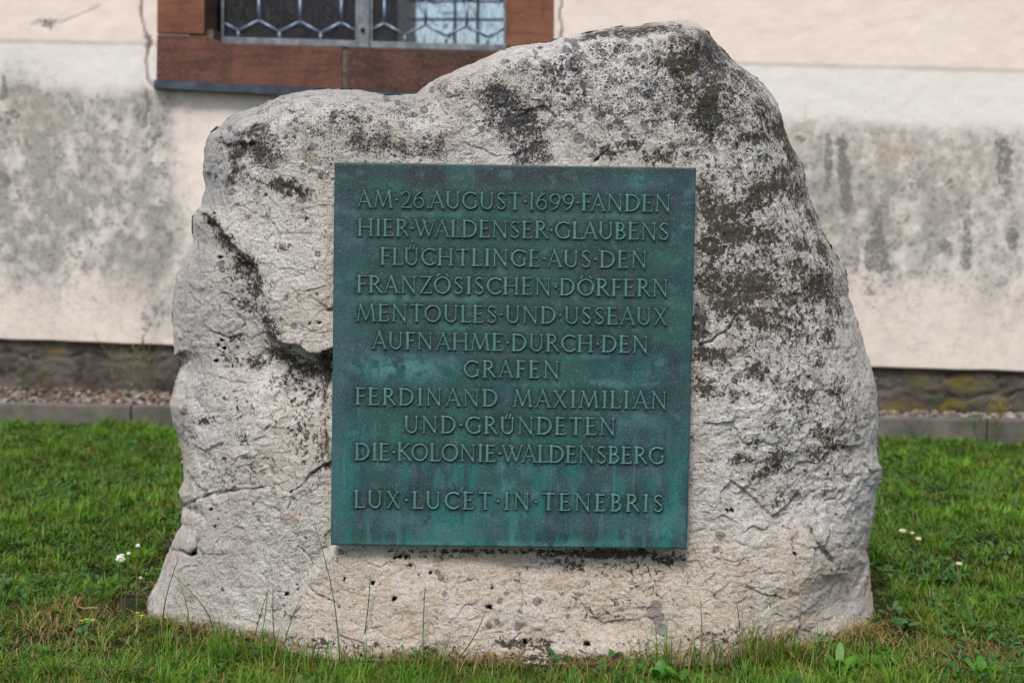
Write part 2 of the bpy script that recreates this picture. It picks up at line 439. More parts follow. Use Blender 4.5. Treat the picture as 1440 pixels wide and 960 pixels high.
mx = t.nodes.new('ShaderNodeMixShader'); t.links.new(fr.outputs[0], mx.inputs[0]); t.links.new(rf.outputs[0], mx.inputs[1]); t.links.new(gl.outputs[0], mx.inputs[2])
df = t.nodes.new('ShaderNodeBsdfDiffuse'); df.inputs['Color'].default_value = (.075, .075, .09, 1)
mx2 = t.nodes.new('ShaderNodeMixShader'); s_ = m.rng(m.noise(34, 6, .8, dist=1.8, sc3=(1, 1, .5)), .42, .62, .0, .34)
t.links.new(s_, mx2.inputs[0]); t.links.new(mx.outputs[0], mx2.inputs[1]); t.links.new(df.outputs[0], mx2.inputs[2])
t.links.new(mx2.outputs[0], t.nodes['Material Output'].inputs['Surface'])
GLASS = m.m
OFFG = -.135
HW, HS, HV = 29.0, 15.5, 34.5      # half width, slant rise, vertical edge (photo pixels at the glass plane)
def gy(x, y): return y + (x - 364) * .027     # slope of the leading as the photo shows it
def casement(x0, x1, ybot, xv, yv, lab):
    """xv,yv: one lattice node where a vertical came ends and forks downwards"""
    cas = wadd('casement', stone('casement', [(x0, ybot(x0) - 3), (x0, ybot(x0) + 6), (x1, ybot(x1) + 6), (x1, ybot(x1) - 3)], OFFG + .022, OFFG - .01, IRON, .002), label=lab)
    def P(x, y, o=OFFG): return wall(float(x), float(y), o)
    def sub(name, me):
        o = obj(name, me, cas)
        o.matrix_parent_inverse = cas.matrix_parent_inverse.copy(); o.matrix_parent_inverse = Matrix.Identity(4)
        o.matrix_basis = Matrix.Translation(-Vector(church.location)) @ Matrix.Translation(Vector(church.location))
        return o
    fr = MB()
    fr.prism([P(x0, TOP, OFFG + .018), P(x0, ybot(x0) - 3, OFFG + .018), P(x0 + 4, ybot(x0) - 3, OFFG + .018), P(x0 + 4, TOP, OFFG + .018)],
             [P(x0, TOP, OFFG - .01), P(x0, ybot(x0) - 3, OFFG - .01), P(x0 + 4, ybot(x0) - 3, OFFG - .01), P(x0 + 4, TOP, OFFG - .01)])
    fr.prism([P(x1 - 3.5, TOP, OFFG + .018), P(x1 - 3.5, ybot(x1) - 3, OFFG + .018), P(x1, ybot(x1) - 3, OFFG + .018), P(x1, TOP, OFFG + .018)],
             [P(x1 - 3.5, TOP, OFFG - .01), P(x1 - 3.5, ybot(x1) - 3, OFFG - .01), P(x1, ybot(x1) - 3, OFFG - .01), P(x1, TOP, OFFG - .01)])
    sub('frame', fr.mesh('frame', IRON))
    xa, xb = x0 + 3, x1 - 2.5
    cm = MB()
    def clip(p, q):
        (ax, ay), (bx, by) = p, q
        if ax > bx: (ax, ay), (bx, by) = (bx, by), (ax, ay)
        if bx < xa or ax > xb: return None
        if ax < xa: ay += (by - ay) * (xa - ax) / (bx - ax); ax = xa
        if bx > xb: by = ay + (by - ay) * (xb - ax) / (bx - ax); bx = xb
        return (ax, ay), (bx, by)
    r0 = .0070
    def came(p, q):
        c = clip(p, q)
        if c is None: return
        (ax, ay), (bx, by) = c
        lim = ybot(ax) - 1
        A_, B_ = P(ax, min(gy(ax, ay), lim), OFFG + .004), P(bx, min(gy(bx, by), ybot(bx) - 1), OFFG + .004)
        if np.linalg.norm(A_ - B_) < 1e-3: return
        cm.tube([A_, B_], r0, 6)
    nodes = []
    per = HS + HV
    for j in range(0, 10):
        for i in range(-8, 9):
            x = xv + i * 2 * HW + (HW if j % 2 else 0); y = yv - j * per
            if y < TOP: continue
            came((x, y), (x - HW, y + HS)); came((x, y), (x + HW, y + HS)); came((x, y), (x, y - HV))
            nodes.append((x, y, j))
    for i in range(-8, 9):
        x = xv + HW + i * 2 * HW
        if xa < x < xb: came((x, yv + HS), (x, yv + HS + 25))
    sub('lead_cames', cm.mesh('lead_cames', CAME, True))
    # panes: the hexagon centred between verticals of a row, and the half panes along the bottom
    rest = MB(); nvis = 0
    def clip_poly(poly):
        for side, lim, ax in ((1, xa, 0), (-1, xb, 0)):
            out = []
            for a_, b_ in zip(poly, poly[1:] + poly[:1]):
                ia = side * (a_[0] - lim) >= 0; ib = side * (b_[0] - lim) >= 0
                if ia: out.append(a_)
                if ia != ib:
                    t_ = (lim - a_[0]) / (b_[0] - a_[0]); out.append((lim, a_[1] + t_ * (b_[1] - a_[1])))
            poly = out
            if len(poly) < 3: return None
        return poly
    for x, y, j in nodes:
        cx = x + HW
        poly = [(x, y), (x, y - HV), (cx, y - HV - HS), (x + 2 * HW, y - HV), (x + 2 * HW, y), (cx, y + HS)]
        q = clip_poly(poly)
        if not q: continue
        tlt = random.uniform(-.0012, .0012)
        A_ = [P(a_, gy(a_, b_), OFFG + tlt * (1 if n_ % 2 else -1)) for n_, (a_, b_) in enumerate(q)]
        if y - HV - HS > -60 - 30 and y > -20:
            pm = MB(); pm.prism(A_, [p - WN * .003 for p in A_]); sub('pane', pm.mesh('pane', GLASS))
        else:
            rest.prism(A_, [p - WN * .003 for p in A_])
    for i in range(-8, 9):
        x = xv + i * 2 * HW
        q = clip_poly([(x - HW, yv + HS), (x, yv), (x + HW, yv + HS), (x + HW, yv + 45), (x - HW, yv + 45)])
        if not q: continue
        q = [(a_, min(gy(a_, b_), ybot(a_) - 1)) for a_, b_ in q]
        A_ = [P(a_, b_) for a_, b_ in q]
        pm = MB(); pm.prism(A_, [p - WN * .003 for p in A_]); sub('pane', pm.mesh('pane', GLASS))
    o = sub('pane', rest.mesh('pane', GLASS)); o['kind'] = 'stuff'
casement(311, 503.5, lambda x: 55 + (x - 311) * .029, 364, 29, 'dark left casement with a lattice of leaded hexagon panes')
casement(520, 711.5, lambda x: 61.5 + (x - 520) * .023, 598.5, 28.5, 'bright right casement with a lattice of leaded hexagon panes')
mul = wadd('mullion', stone('mullion', [(503.5, TOP), (503.5, 67), (519.5, 67.5), (519.5, TOP)], OFFG + .035, OFFG - .02, IRON, .004))
b = MB(); c0 = wall(510., 42., OFFG + .035)
b.tube([c0, c0 + WN * .008, c0 + WN * .012], [.011, .010, .005], 10)
m = NT('bolt_metal', .5); m.color((.02, .018, .02))
obj('bolt', b.mesh('bolt', m.m, True), mul)

# --- room behind the window, with an added opening in its far wall
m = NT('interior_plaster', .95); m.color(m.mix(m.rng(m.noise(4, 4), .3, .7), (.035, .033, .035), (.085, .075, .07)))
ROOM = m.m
m = NT('pale_reveal', .9); m.color((.85, .72, .55)); PALE = m.m
def quad(bb, p): bb.add(p, [(0, 1, 2, 3)])
RA0, RA1, RZ0, RZ1, RD = -4.5, 3.0, .2, 4.2, -3.2
b = MB()
quad(b, [wp(RA0, RZ0, -.2), wp(RA1, RZ0, -.2), wp(RA1, RZ0, RD), wp(RA0, RZ0, RD)])
quad(b, [wp(RA0, RZ1, -.2), wp(RA0, RZ1, RD), wp(RA1, RZ1, RD), wp(RA1, RZ1, -.2)])
quad(b, [wp(RA0, RZ0, -.2), wp(RA0, RZ0, RD), wp(RA0, RZ1, RD), wp(RA0, RZ1, -.2)])
quad(b, [wp(RA1, RZ0, -.2), wp(RA1, RZ1, -.2), wp(RA1, RZ1, RD), wp(RA1, RZ0, RD)])
# far wall; opening added to stand in for sky reflected in the right casement
g0 = wall(560., 30., RD); g1 = wall(730., 30., RD)
f0, f1 = wa(g0), wa(g1); fz0 = wall(600., 85., RD)[2]; fz1 = 3.3
for a0, a1, z0, z1 in ((RA0, f0, RZ0, RZ1), (f1, RA1, RZ0, RZ1), (f0, f1, RZ0, fz0), (f0, f1, fz1, RZ1)):
    quad(b, [wp(a0, z0, RD), wp(a1, z0, RD), wp(a1, z1, RD), wp(a0, z1, RD)])
# closing sheets behind the front wall
for a0, a1, z0, z1 in ((RA0, oa0 - .0, RZ0, RZ1), (oa1, RA1, RZ0, RZ1), (oa0, oa1, RZ0, oz0), (oa0, oa1, oz1, RZ1)):
    quad(b, [wp(a0, z0, -.2), wp(a1, z0, -.2), wp(a1, z1, -.2), wp(a0, z1, -.2)])
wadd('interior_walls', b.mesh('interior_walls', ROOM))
b = MB()
quad(b, [wp(f0 - .001, fz0, RD), wp(f0 - .001, fz1, RD), wp(f0 + .05, fz1, RD - .5), wp(f0 + .05, fz0, RD - .5)])
wadd('added_opening_reveal', b.mesh('added_opening_reveal', PALE))  # pale strip added at the edge of the made-up opening
b = MB()
for x, y in ((640, None), (672, None)):
    a_ = wa(wall(float(x), 30., RD - .3)); b.tube([wp(a_, fz0 - .1, RD - .3), wp(a_, fz1, RD - .3)], .012, 5)
for y in (28, 2, -40, -90):
    z_ = wall(640., float(y), RD - .3)[2]; b.tube([wp(f0, z_, RD - .3), wp(f1, z_, RD - .3)], .010, 5)
for k in range(34):                                       # added twigs for dark branch marks in the bright panes
    a_ = random.uniform(f0, f1); z_ = random.uniform(fz0, fz1 - .6); pts = [wp(a_, z_, RD - .45)]
    for q in range(5):
        a_ += random.uniform(-.06, .06); z_ += random.uniform(-.02, .07); pts.append(wp(a_, z_, RD - .45))
    b.tube(pts, .004, 4)
m = NT('far_bars', .8); m.color((.05, .05, .05))
wadd('added_opening_bars', b.mesh('added_opening_bars', m.m))  # bars and twigs added across the made-up opening

# ================================================================= ROCK
OUT = [(288,260),(286,240),(288,207),(291,195),(296,186),(307,177),(322,166),(337,157),(352,152),(367,147),(393,135),(410,131),(427,128),(450,125),(473,125),(503,126),(520,129),(533,132),(548,134),(560,134),(575,132),(587,130),(593,124),(600,118),(620,108),(637,100),(660,91),(690,78),(705,71),(720,65),(755,61),(770,60),(787,53),(817,48),(840,43),(873,37),(895,36),(917,33),(935,31),(950,29),(968,29),(980,33),(993,43),(1007,58),(1018,72),(1040,92),(1063,108),(1080,125),(1095,147),(1100,163),(1103,180),(1113,203),(1127,227),(1133,253),(1140,283),(1153,313),(1163,337),(1177,360),(1189,380),(1193,395),(1194,417),(1202,440),(1210,463),(1217,490),(1225,517),(1232,540),(1235,567),(1237,600),(1233,627),(1236,647),(1242,659),(1239,675),(1234,690),(1231,715),(1223,757),(1219,773),(1223,790),(1225,820),(1228,843),(1233,870),
       (1236,905),(1190,925),(1100,935),(1020,940),(940,950),(870,960),(760,966),(650,962),(560,955),(480,950),(430,945),(370,935),(300,922),(230,910),(190,900),
       (194,860),(206,842),(220,820),(229,795),(238,770),(246,752),(255,737),(254,727),(258,712),(251,697),(254,684),(257,673),(255,640),(250,613),(242,593),(238,570),(244,547),(248,533),(253,517),(253,507),(244,500),(244,487),(242,457),(243,423),(247,390),(259,363),(271,340),(270,307),(275,297),(283,287),(288,260)]
OUT = np.array(OUT, float)
CX, CY = 722.0, 500.0
th = np.arctan2(OUT[:-1, 1] - CY, OUT[:-1, 0] - CX); rr = np.hypot(OUT[:-1, 0] - CX, OUT[:-1, 1] - CY)
o_ = np.argsort(th)
NTH = 1900
# vertices distributed evenly along the perimeter
seg = np.hypot(*np.diff(OUT, axis=0).T); cum = np.concatenate([[0], np.cumsum(seg)])
sp = np.linspace(0, cum[-1], NTH + 1)[:-1]
bx = np.interp(sp, cum, OUT[:, 0]); by = np.interp(sp, cum, OUT[:, 1])
def jag(x, y, sc, seed):
    return perlin(np.stack([x * sc, y * sc, np.full(x.shape, seed)], 1))
bx = bx + 2.0 * jag(bx, by, .06, 1.5) + 1.2 * jag(bx, by, .2, 3.5); by = by + 2.0 * jag(bx, by, .06, 7.5) + 1.2 * jag(bx, by, .2, 9.5)
NR = 285
s = np.concatenate([[0, .12, .22], np.linspace(.28, 1, NR - 3)])
s = np.concatenate([s[:-28], 1 - (1 - s[-28]) * (1 - np.linspace(0, 1, 28)) ** 1.25])
GX = CX + (bx - CX)[None, :] * s[:, None]; GY = CY + (by - CY)[None, :] * s[:, None]
X = GX.ravel(); Yp = GY.ravel()

LEAN = .05
PY0 = 3.10
def plateY(z): return PY0 + LEAN * (z - .25)
# approximate height of each sample on the front
Pa = at_y(X, Yp, np.full(X.shape, 3.17))
Yf = 3.148 + LEAN * (Pa[:, 2] - .25)
Yf = Yf + .24 * np.clip((455 - X) / 255, 0, 1.3) ** 1.4 + .20 * np.clip((985 - X) / -250, 0, 1.2) ** 1.7
Yf = Yf - .05 * sstep(760, 940, Yp) * sstep(330, 520, X) * sstep(1250, 1000, X)
# edge roll-off
ev = OUT[:len(OUT)]
wv = []; dv = []
for (x, y) in OUT:
    if y > 880: wv.append(4); dv.append(0)
    elif x < 300 and y > 180: wv.append(52 if y < 520 else 30); dv.append(.20)
    elif y < 200 and x < 560: wv.append(44); dv.append(.26)
    elif y < 110 and x < 1000: wv.append(30); dv.append(.20)
    elif x > 1180: wv.append(80); dv.append(.2)
    else: wv.append(60); dv.append(.22)
dd, _, wd = poly_dist(X, Yp, OUT, wv)
_, _, dp = poly_dist(X, Yp, OUT, dv)
q = np.clip(1 - dd / (wd * 1.0), 0, 1)
roll = 1 - np.sqrt(np.clip(1 - q * q, 0, 1))
Yr = Yf + dp * roll
# big faceting
P3 = np.stack([X * .0012, Yp * .0012, np.zeros(X.shape)], 1)
Yr = Yr + .028 * fbm(P3 * np.array([1, 1, 1]), 2.3, 3, .5)
# ledge on the left: upper mass overhangs the lower one
LED = [(262, 300), (275, 296), (293, 301), (308, 318), (330, 345), (352, 362), (364, 380), (368, 405), (374, 440), (382, 468), (398, 480), (415, 484), (432, 493), (448, 496), (470, 489), (520, 480)]
ld, ls, lt = poly_dist(X, Yp, LED)
jg = 3.0 * jag(X, Yp, .05, 2.2) + 1.5 * jag(X, Yp, .15, 4.2)
sd_ = ld * ls + jg                      # positive = left / below the ledge
D = np.interp(lt, [0, .2, .45, .62, .75, 1], [.016, .028, .030, .050, .075, .065])
fade = np.exp(-np.clip(sd_, 0, 999) / np.interp(lt, [0, .5, .75, 1], [130, 110, 75, 85]))
bul = .016 * np.exp(-(np.clip(-sd_, 0, 999) / 40) ** 2)
Yr = Yr + D * sstep(-1, 9, sd_) * fade * (.45 + .55 * sstep(0, 30, sd_)) - np.where((sd_ < 0) & (X < 520), bul, 0)
# crack with the lower block standing proud
CRK = [(250, 716), (262, 708), (280, 701), (300, 694), (325, 690), (350, 688), (372, 686), (390, 683), (399, 690), (408, 692), (418, 688), (428, 680), (436, 668), (448, 660), (462, 650), (480, 640)]
cd, cs, ct = poly_dist(X, Yp, CRK)
cj = cd * cs + 2.0 * jag(X, Yp, .08, 8.2)
lowb = sstep(-2, 2.5, cj) * np.exp(-np.clip(cj, 0, 999) / 70) * np.where(X < 480, 1, 0)
Yr = Yr - .013 * lowb * sstep(480, 430, X)
Yr = Yr + .011 * np.exp(-(cj / 1.7) ** 2) * (cd < 12)
# vertical edge left of the plaque
EDG = [(470, 646), (463, 630), (458, 600), (457, 570), (461, 540), (466, 520)]
ed, es, _ = poly_dist(X, Yp, EDG)
Yr = Yr + .012 * np.exp(-(ed / 3) ** 2) - .018 * sstep(0, 8, ed * -es) * (np.abs(ed) < 30) * (X > 455) * (Yp > 515) * (Yp < 650)
# diagonal edge: warm lower slab
DIA = [(478, 745), (462, 770), (440, 800), (420, 825), (405, 845), (392, 875), (380, 930)]
dd2, ds2, _ = poly_dist(X, Yp, DIA)
dj = dd2 * ds2 + 3 * jag(X, Yp, .05, 12.2)       # sign checked below
right = np.where(X > np.interp(Yp, [745, 800, 845, 930], [478, 440, 405, 380]), 1.0, -1.0)
dj = dd2 * right
Yr = Yr - .022 * sstep(-4, 10, dj) * np.exp(-np.clip(dj, 0, 999) / 120) * sstep(735, 790, Yp)
Yr = Yr + .010 * sstep(40, 0, -dj) * (dj < 0) * sstep(740, 800, Yp)
# other cracks and gouges  (points, half width px, depth m)
GRV = [([(236, 769), (250, 773), (262, 778), (272, 778)], 2.0, .02), ([(281, 760), (276, 770), (268, 776)], 3, .008),
       ([(1138, 746), (1146, 758), (1155, 772), (1166, 788)], 4.5, .016), ([(1166, 788), (1180, 800), (1195, 800)], 5, .006),
       ([(1036, 205), (1037, 228), (1042, 245), (1052, 258)], 1.5, .008), ([(836, 229), (846, 217), (858, 206)], 1.6, .01),
       ([(1036, 445), (1026, 458), (1018, 468), (1000, 478), (985, 486)], 2.2, .010), ([(1158, 330), (1170, 350), (1180, 372), (1190, 396)], 2.5, .016),
       ([(725, 825), (729, 815), (731, 808)], 1.5, .008), ([(302, 195), (320, 205), (345, 208), (360, 202)], 5, .010), ([(320, 205), (323, 225), (330, 250)], 3, .008),
       ([(420, 765), (440, 790), (452, 800)], 1.2, .004), ([(425, 850), (415, 862), (408, 872)], 1.4, .005), ([(430, 820), (445, 835), (470, 845)], 2, .004),
       ([(1180, 690), (1172, 700), (1150, 712)], 1.5, .004), ([(1200, 500), (1210, 530), (1208, 560)], 2, .005), ([(303, 800), (312, 830), (308, 850)], 1.4, .003),
       ([(253, 498), (262, 506), (255, 515)], 4, .014), ([(262, 712), (275, 716), (285, 726)], 4, .012), ([(1215, 655), (1228, 664), (1242, 661)], 3, .010),
       ([(430, 285), (418, 270), (400, 262)], 3, .005), ([(470, 430), (460, 438)], 2, .006), ([(310, 470), (330, 476), (342, 470)], 2.2, .007)]
grv = np.zeros(X.shape)
for pts, wd_, dpt in GRV:
    d, _, _ = poly_dist(X, Yp + 1.5 * np.sin(X * .25), pts)
    e = np.exp(-(d / wd_) ** 2); Yr = Yr + dpt * e; grv = np.maximum(grv, e * min(1, dpt / .01))
# concave hollow lower right
Yr = Yr + .05 * blobs(X, Yp, [(1185, 835, 34, 42, 35, 1)]) + .02 * blobs(X, Yp, [(1120, 700, 60, 50, 0, .6)]) - .03 * blobs(X, Yp, [(1110, 800, 70, 60, 20, 1)])
Yr = Yr + .025 * blobs(X, Yp, [(735, 895, 60, 20, 0, .5), (430, 560, 30, 60, 0, .9), (860, 880, 60, 20, 0, .5), (390, 520, 30, 24, 30, .5)])
Yr = Yr - .025 * blobs(X, Yp, [(330, 590, 60, 60, 0, 1), (420, 400, 50, 60, 0, .8), (820, 130, 110, 50, 0, .7), (600, 180, 90, 30, 0, .4), (1080, 560, 60, 100, 0, .7), (320, 420, 30, 60, 0, .7)])
# holes
HOL = [(274, 777, 4.2), (555, 840, 4.6), (690, 852, 4.2), (685, 852, 3), (563, 781, 3.5), (556, 782, 3.2), (572, 781, 3.5), (577, 794, 2.8), (606, 803, 3.3), (692, 823, 3), (826, 904, 4.6), (821, 903, 3), (738, 900, 3.5), (410, 565, 2.6), (303, 740, 2), (525, 819, 3.4), (308, 485, 3.4), (313, 478, 2.2), (316, 489, 3), (306, 506, 3.6), (468, 505, 3), (297, 716, 2), (404, 834, 3), (1022, 718, 3.5), (1029, 717, 2.8), (449, 454, 3.4), (436, 455, 2.6), (1117, 778, 2.5), (290, 640, 0.1), (310, 362, 3), (303, 300, 2.2), (296, 313, 2), (600, 735, .1), (847, 905, .1), (1112, 575, .1), (485, 813, 2.5), (540, 795, .1), (340, 790, .1)]
hol = np.zeros(X.shape)
hol = np.maximum(hol, .7 * sstep(1.9, .5, np.abs(cj)) * (cd < 6)); hol = np.maximum(hol, .25 * sstep(2.2, .6, ed)); hol = np.maximum(hol, .35 * sstep(3, 0, np.abs(sd_ - 2)) * sstep(.35, .6, lt) * (X < 475))  # dark crack lines; last term paints the shade under the ledge
hole_only = np.zeros(X.shape)
for x, y, r_ in HOL:
    if r_ < 1: continue
    m_ = (np.abs(X - x) < 30) & (np.abs(Yp - y) < 30)
    d = np.hypot(X[m_] - x, (Yp[m_] - y) * 1.15)
    e = sstep(r_ * 1.15, r_ * .55, d); hole_only[m_] = np.maximum(hole_only[m_], e)
Yr = Yr + .045 * hole_only; hol = np.maximum(hol, hole_only)
hol = np.maximum(hol, .6 * np.clip(grv - .4, 0, 1))
# roughness in real space
P = at_y(X, Yp, Yr)
face = sstep(0, 40, dd)
rgn = np.clip(.45 + .9 * fbm(P, 3.0, 2), .25, 1.2)
wp_ = P + .02 * np.stack([fbm(P + 5, 9, 2), fbm(P + 9, 9, 2), fbm(P + 13, 9, 2)], 1)
n_mid = fbm(wp_ * np.array([1, 1, 1.5]), 9, 5, .55, True)
n_fine = fbm(wp_ + 3, 42, 4, .6)
n_grain = fbm(P + 7, 150, 2, .6)
wq = P + .012 * np.stack([fbm(P + 25, 16, 3), fbm(P + 29, 16, 3), fbm(P + 33, 16, 3)], 1)
rough_r = .35 + blobs(X, Yp, [(1100, 720, 160, 160, 0, 1), (340, 560, 120, 200, 0, .8), (800, 870, 400, 60, 0, .9), (300, 230, 60, 90, 0, .6), (900, 120, 200, 80, 0, .5), (430, 420, 60, 80, 0, .6)])
fc = facets(wq[:, 0] + .3 * wq[:, 2], wq[:, 2], .085, .16, 3) + facets(wq[:, 0] - .2 * wq[:, 2], wq[:, 2] * 1.5, .036, .20, 9) + .8 * facets(wq[:, 0], wq[:, 2] * 1.3, .015, .26, 12)
disp = (.3 + .7 * sstep(0, 9, dd)) * (.0052 * n_mid * rgn + .0032 * n_fine + .0018 * n_grain + fc * rough_r * .45)
P = at_y(X, Yp, Yr).reshape(len(s), NTH, 3)
tu = np.roll(P, -2, 1) - np.roll(P, 2, 1)
tv = np.empty_like(P); tv[2:-2] = P[4:] - P[:-4]; tv[:2] = P[2:4] - P[:2]; tv[-2:] = P[-2:] - P[-4:-2]
nn = np.cross(tv, tu); nn /= np.linalg.norm(nn, axis=2)[..., None] + 1e-12
nn = np.where(nn[..., 1:2] > 0, -nn, nn)
mn = (P + nn * disp.reshape(len(s), NTH)[..., None]).reshape(-1, 3)
# the plate must clear the stone
inpl = (X > 452) & (X < 992) & (Yp > 214) & (Yp < 784)
lim = plateY(mn[:, 2]) + .016
Pf = mn.copy(); Pf[:, 1] = np.where(inpl, np.maximum(Pf[:, 1], lim), Pf[:, 1])
# lichen, stain and painted light or shade attributes
OLV = [(620, 922, 160, 7, 0, .6), (800, 926, 160, 8, 0, .65), (450, 903, 90, 8, 5, .55), (1090, 898, 130, 8, -2, .55), (270, 880, 60, 8, 8, .5), (900, 922, 80, 7, 0, .5), (420, 540, 44, 34, 20, .52), (345, 400, 30, 60, -20, .42), (430, 600, 30, 50, 0, .35), (1075, 390, 110, 150, -15, .56), (1130, 590, 70, 90, 0, .40), (1000, 130, 60, 90, 0, .5), (1090, 200, 40, 90, -20, .5), (336, 212, 10, 22, 15, 1), (328, 250, 8, 22, 20, .75), (400, 262, 26, 12, 15, 1), (424, 272, 14, 9, 0, .8), (355, 185, 26, 8, -25, .7), (430, 310, 12, 9, 0, .5), (402, 348, 13, 6, 0, .6),
       (300, 312, 13, 8, 45, .9), (318, 340, 14, 20, -40, .85), (343, 372, 18, 20, -45, .95), (360, 400, 10, 25, 0, .8), (352, 420, 24, 30, 0, .5),
       (400, 500, 30, 13, 25, .85), (440, 517, 36, 14, 15, .9), (360, 510, 18, 10, 30, .9), (330, 478, 14, 8, 0, .6), (325, 505, 20, 10, 30, .6), (458, 560, 9, 60, 0, .45), (450, 640, 12, 25, 0, .45), (458, 505, 14, 12, 0, 1),  # lichen under the ledge, also painted to deepen its shade
       (290, 590, 18, 8, 0, .6), (265, 615, 15, 12, 0, .45), (345, 615, 12, 8, 30, .6), (345, 575, 30, 22, 30, .25), (330, 665, 70, 16, 0, .33), (430, 690, 12, 12, 0, .3),
       (960, 90, 26, 22, 0, 1.0), (935, 85, 22, 14, 0, .7), (1000, 135, 14, 34, 0, 1.0), (970, 135, 30, 16, 0, .8), (980, 165, 20, 25, 0, .7), (895, 45, 60, 8, -6, .9), (840, 50, 30, 6, -12, .9), (1040, 110, 34, 9, 42, .8), (1075, 150, 24, 11, 55, .7),
       (820, 140, 16, 18, 0, .6), (890, 205, 20, 12, 0, .85), (860, 215, 28, 12, 0, .6), (925, 220, 30, 12, 0, .7), (1062, 195, 30, 9, 10, .8), (1098, 185, 14, 20, 0, 1), (1110, 215, 9, 34, -20, 1.0),
       (1100, 240, 24, 12, -10, .9), (1085, 262, 45, 13, -12, 1.0), (1055, 290, 60, 18, -25, .85), (1120, 270, 18, 22, 0, .9), (1010, 300, 30, 26, 20, 1.05), (992, 275, 12, 40, 0, .9), (1030, 325, 46, 22, 10, 1.05), (1075, 330, 34, 14, 20, .9), (1140, 305, 9, 20, -15, .9),
       (1000, 345, 26, 26, 0, .95), (1060, 365, 30, 16, 0, .6), (1000, 390, 26, 34, 0, .9), (1055, 400, 50, 26, 0, 1.05), (1030, 425, 40, 26, 0, .9), (1125, 345, 20, 14, 30, .9), (1155, 350, 9, 26, -25, 1.0), (1120, 375, 30, 16, 20, .75), (1150, 400, 24, 26, 0, 1.1), (1110, 420, 34, 18, 0, .8), (1080, 445, 46, 20, 0, .95), (1170, 430, 14, 30, -20, .8), (1140, 445, 20, 22, 0, .6),
       (985, 455, 16, 30, 0, .9), (1000, 500, 34, 20, 10, .8), (1060, 520, 24, 14, 0, .8), (1165, 470, 12, 24, 0, .7), (1150, 510, 14, 12, 0, .7), (990, 545, 20, 20, 0, .75), (1030, 555, 34, 9, 0, .6), (1130, 553, 30, 12, 20, .85), (1178, 545, 12, 24, 0, .75), (1190, 580, 16, 22, 0, .55), (1085, 600, 9, 6, 0, .75), (1065, 622, 12, 9, 0, .7), (1052, 625, 6, 6, 0, .8),
       (1155, 610, 22, 14, 20, .85), (1150, 640, 24, 12, 20, .8), (1170, 625, 16, 16, 0, .8), (1092, 645, 20, 16, -45, .85), (1070, 665, 26, 12, -20, .8), (1040, 645, 20, 9, 0, .7), (1130, 670, 26, 9, 0, .5), (1095, 700, 12, 16, 0, .6), (1060, 700, 20, 12, 0, .4),
       (850, 778, 100, 7, 0, 1.1), (700, 775, 140, 4, 0, .8), (800, 792, 40, 10, 10, .75), (900, 800, 34, 14, 20, .55), (905, 825, 26, 12, 30, .5), (940, 785, 24, 10, 0, .7), (640, 780, 60, 6, 0, .5), (850, 850, 50, 24, 0, .25), (900, 795, 60, 20, 0, .4),
       (735, 905, 50, 10, 0, .8), (1000, 890, 80, 8, 0, .4), (620, 915, 60, 10, 0, .5), (880, 845, 40, 20, -30, .25), (1185, 845, 16, 30, 35, .22)]  # last blob paints the shade of the lower right hollow
BLK = [(960, 120, 150, 90, 0, .40), (1060, 230, 70, 80, 0, .38), (780, 120, 110, 70, 0, .40), (480, 170, 140, 40, 0, .40), (1080, 420, 80, 160, 0, .28), (900, 130, 180, 80, 0, .46), (372, 212, 34, 30, 0, .8), (345, 250, 30, 30, 0, .45), (410, 180, 40, 22, 0, .35), (490, 165, 60, 20, 0, .55), (520, 205, 60, 22, 0, .55), (580, 160, 40, 26, 0, .45), (640, 120, 40, 26, 0, .4), (585, 212, 50, 14, 0, .6), (450, 230, 40, 24, 0, .35), (400, 300, 90, 60, 0, .2),
       (705, 138, 34, 26, 0, .92), (735, 175, 36, 30, 10, .98), (748, 212, 26, 24, 0, .94), (690, 170, 18, 16, 0, .5), (800, 90, 60, 26, 0, .55), (790, 120, 40, 30, 0, .5), (850, 150, 60, 40, 0, .35), (990, 80, 40, 40, 0, .85), (1000, 160, 34, 40, 0, .85), (970, 60, 40, 20, 0, .7), (1040, 140, 40, 40, 0, .6), (860, 75, 50, 25, 0, .55), (910, 100, 50, 40, 0, .45), (1080, 180, 30, 40, 0, .5),
       (960, 215, 40, 20, 0, .5), (1040, 240, 40, 30, 0, .3), (1190, 600, 24, 30, 0, .3), (1090, 650, 40, 20, 0, .3), (385, 462, 12, 20, -30, .8), (345, 190, 40, 10, -25, .5), (380, 150, 50, 10, -20, .4), (1110, 130, 20, 60, 0, .3), (1150, 420, 40, 80, 0, .3), (590, 190, 140, 60, 0, .22), (420, 240, 110, 90, 0, .18), (1010, 420, 30, 100, 0, .3), (330, 830, 90, 50, 0, .16), (420, 750, 60, 60, 0, .18)]
olv = blobs(X, Yp, OLV); blk_ = blobs(X, Yp, BLK)
olv = np.maximum(olv, .55 * np.exp(-(cj / 3) ** 2) * (cd < 8))
olv = np.maximum(olv, .5 * grv)
warm = sstep(700, 800, Yp) * sstep(-10, 40, dj) * .9
warm = np.maximum(warm, blobs(X, Yp, [(560, 400, 200, 100, 0, .2), (430, 440, 40, 50, 0, .4), (600, 160, 90, 50, 0, .35), (400, 600, 60, 90, 0, .35), (640, 850, 170, 60, 0, .9), (860, 790, 140, 50, 0, 1), (1130, 840, 60, 30, 0, .6), (1080, 430, 100, 80, 0, .25), (1090, 550, 60, 30, 0, .3), (620, 900, 200, 40, 0, .6)]))
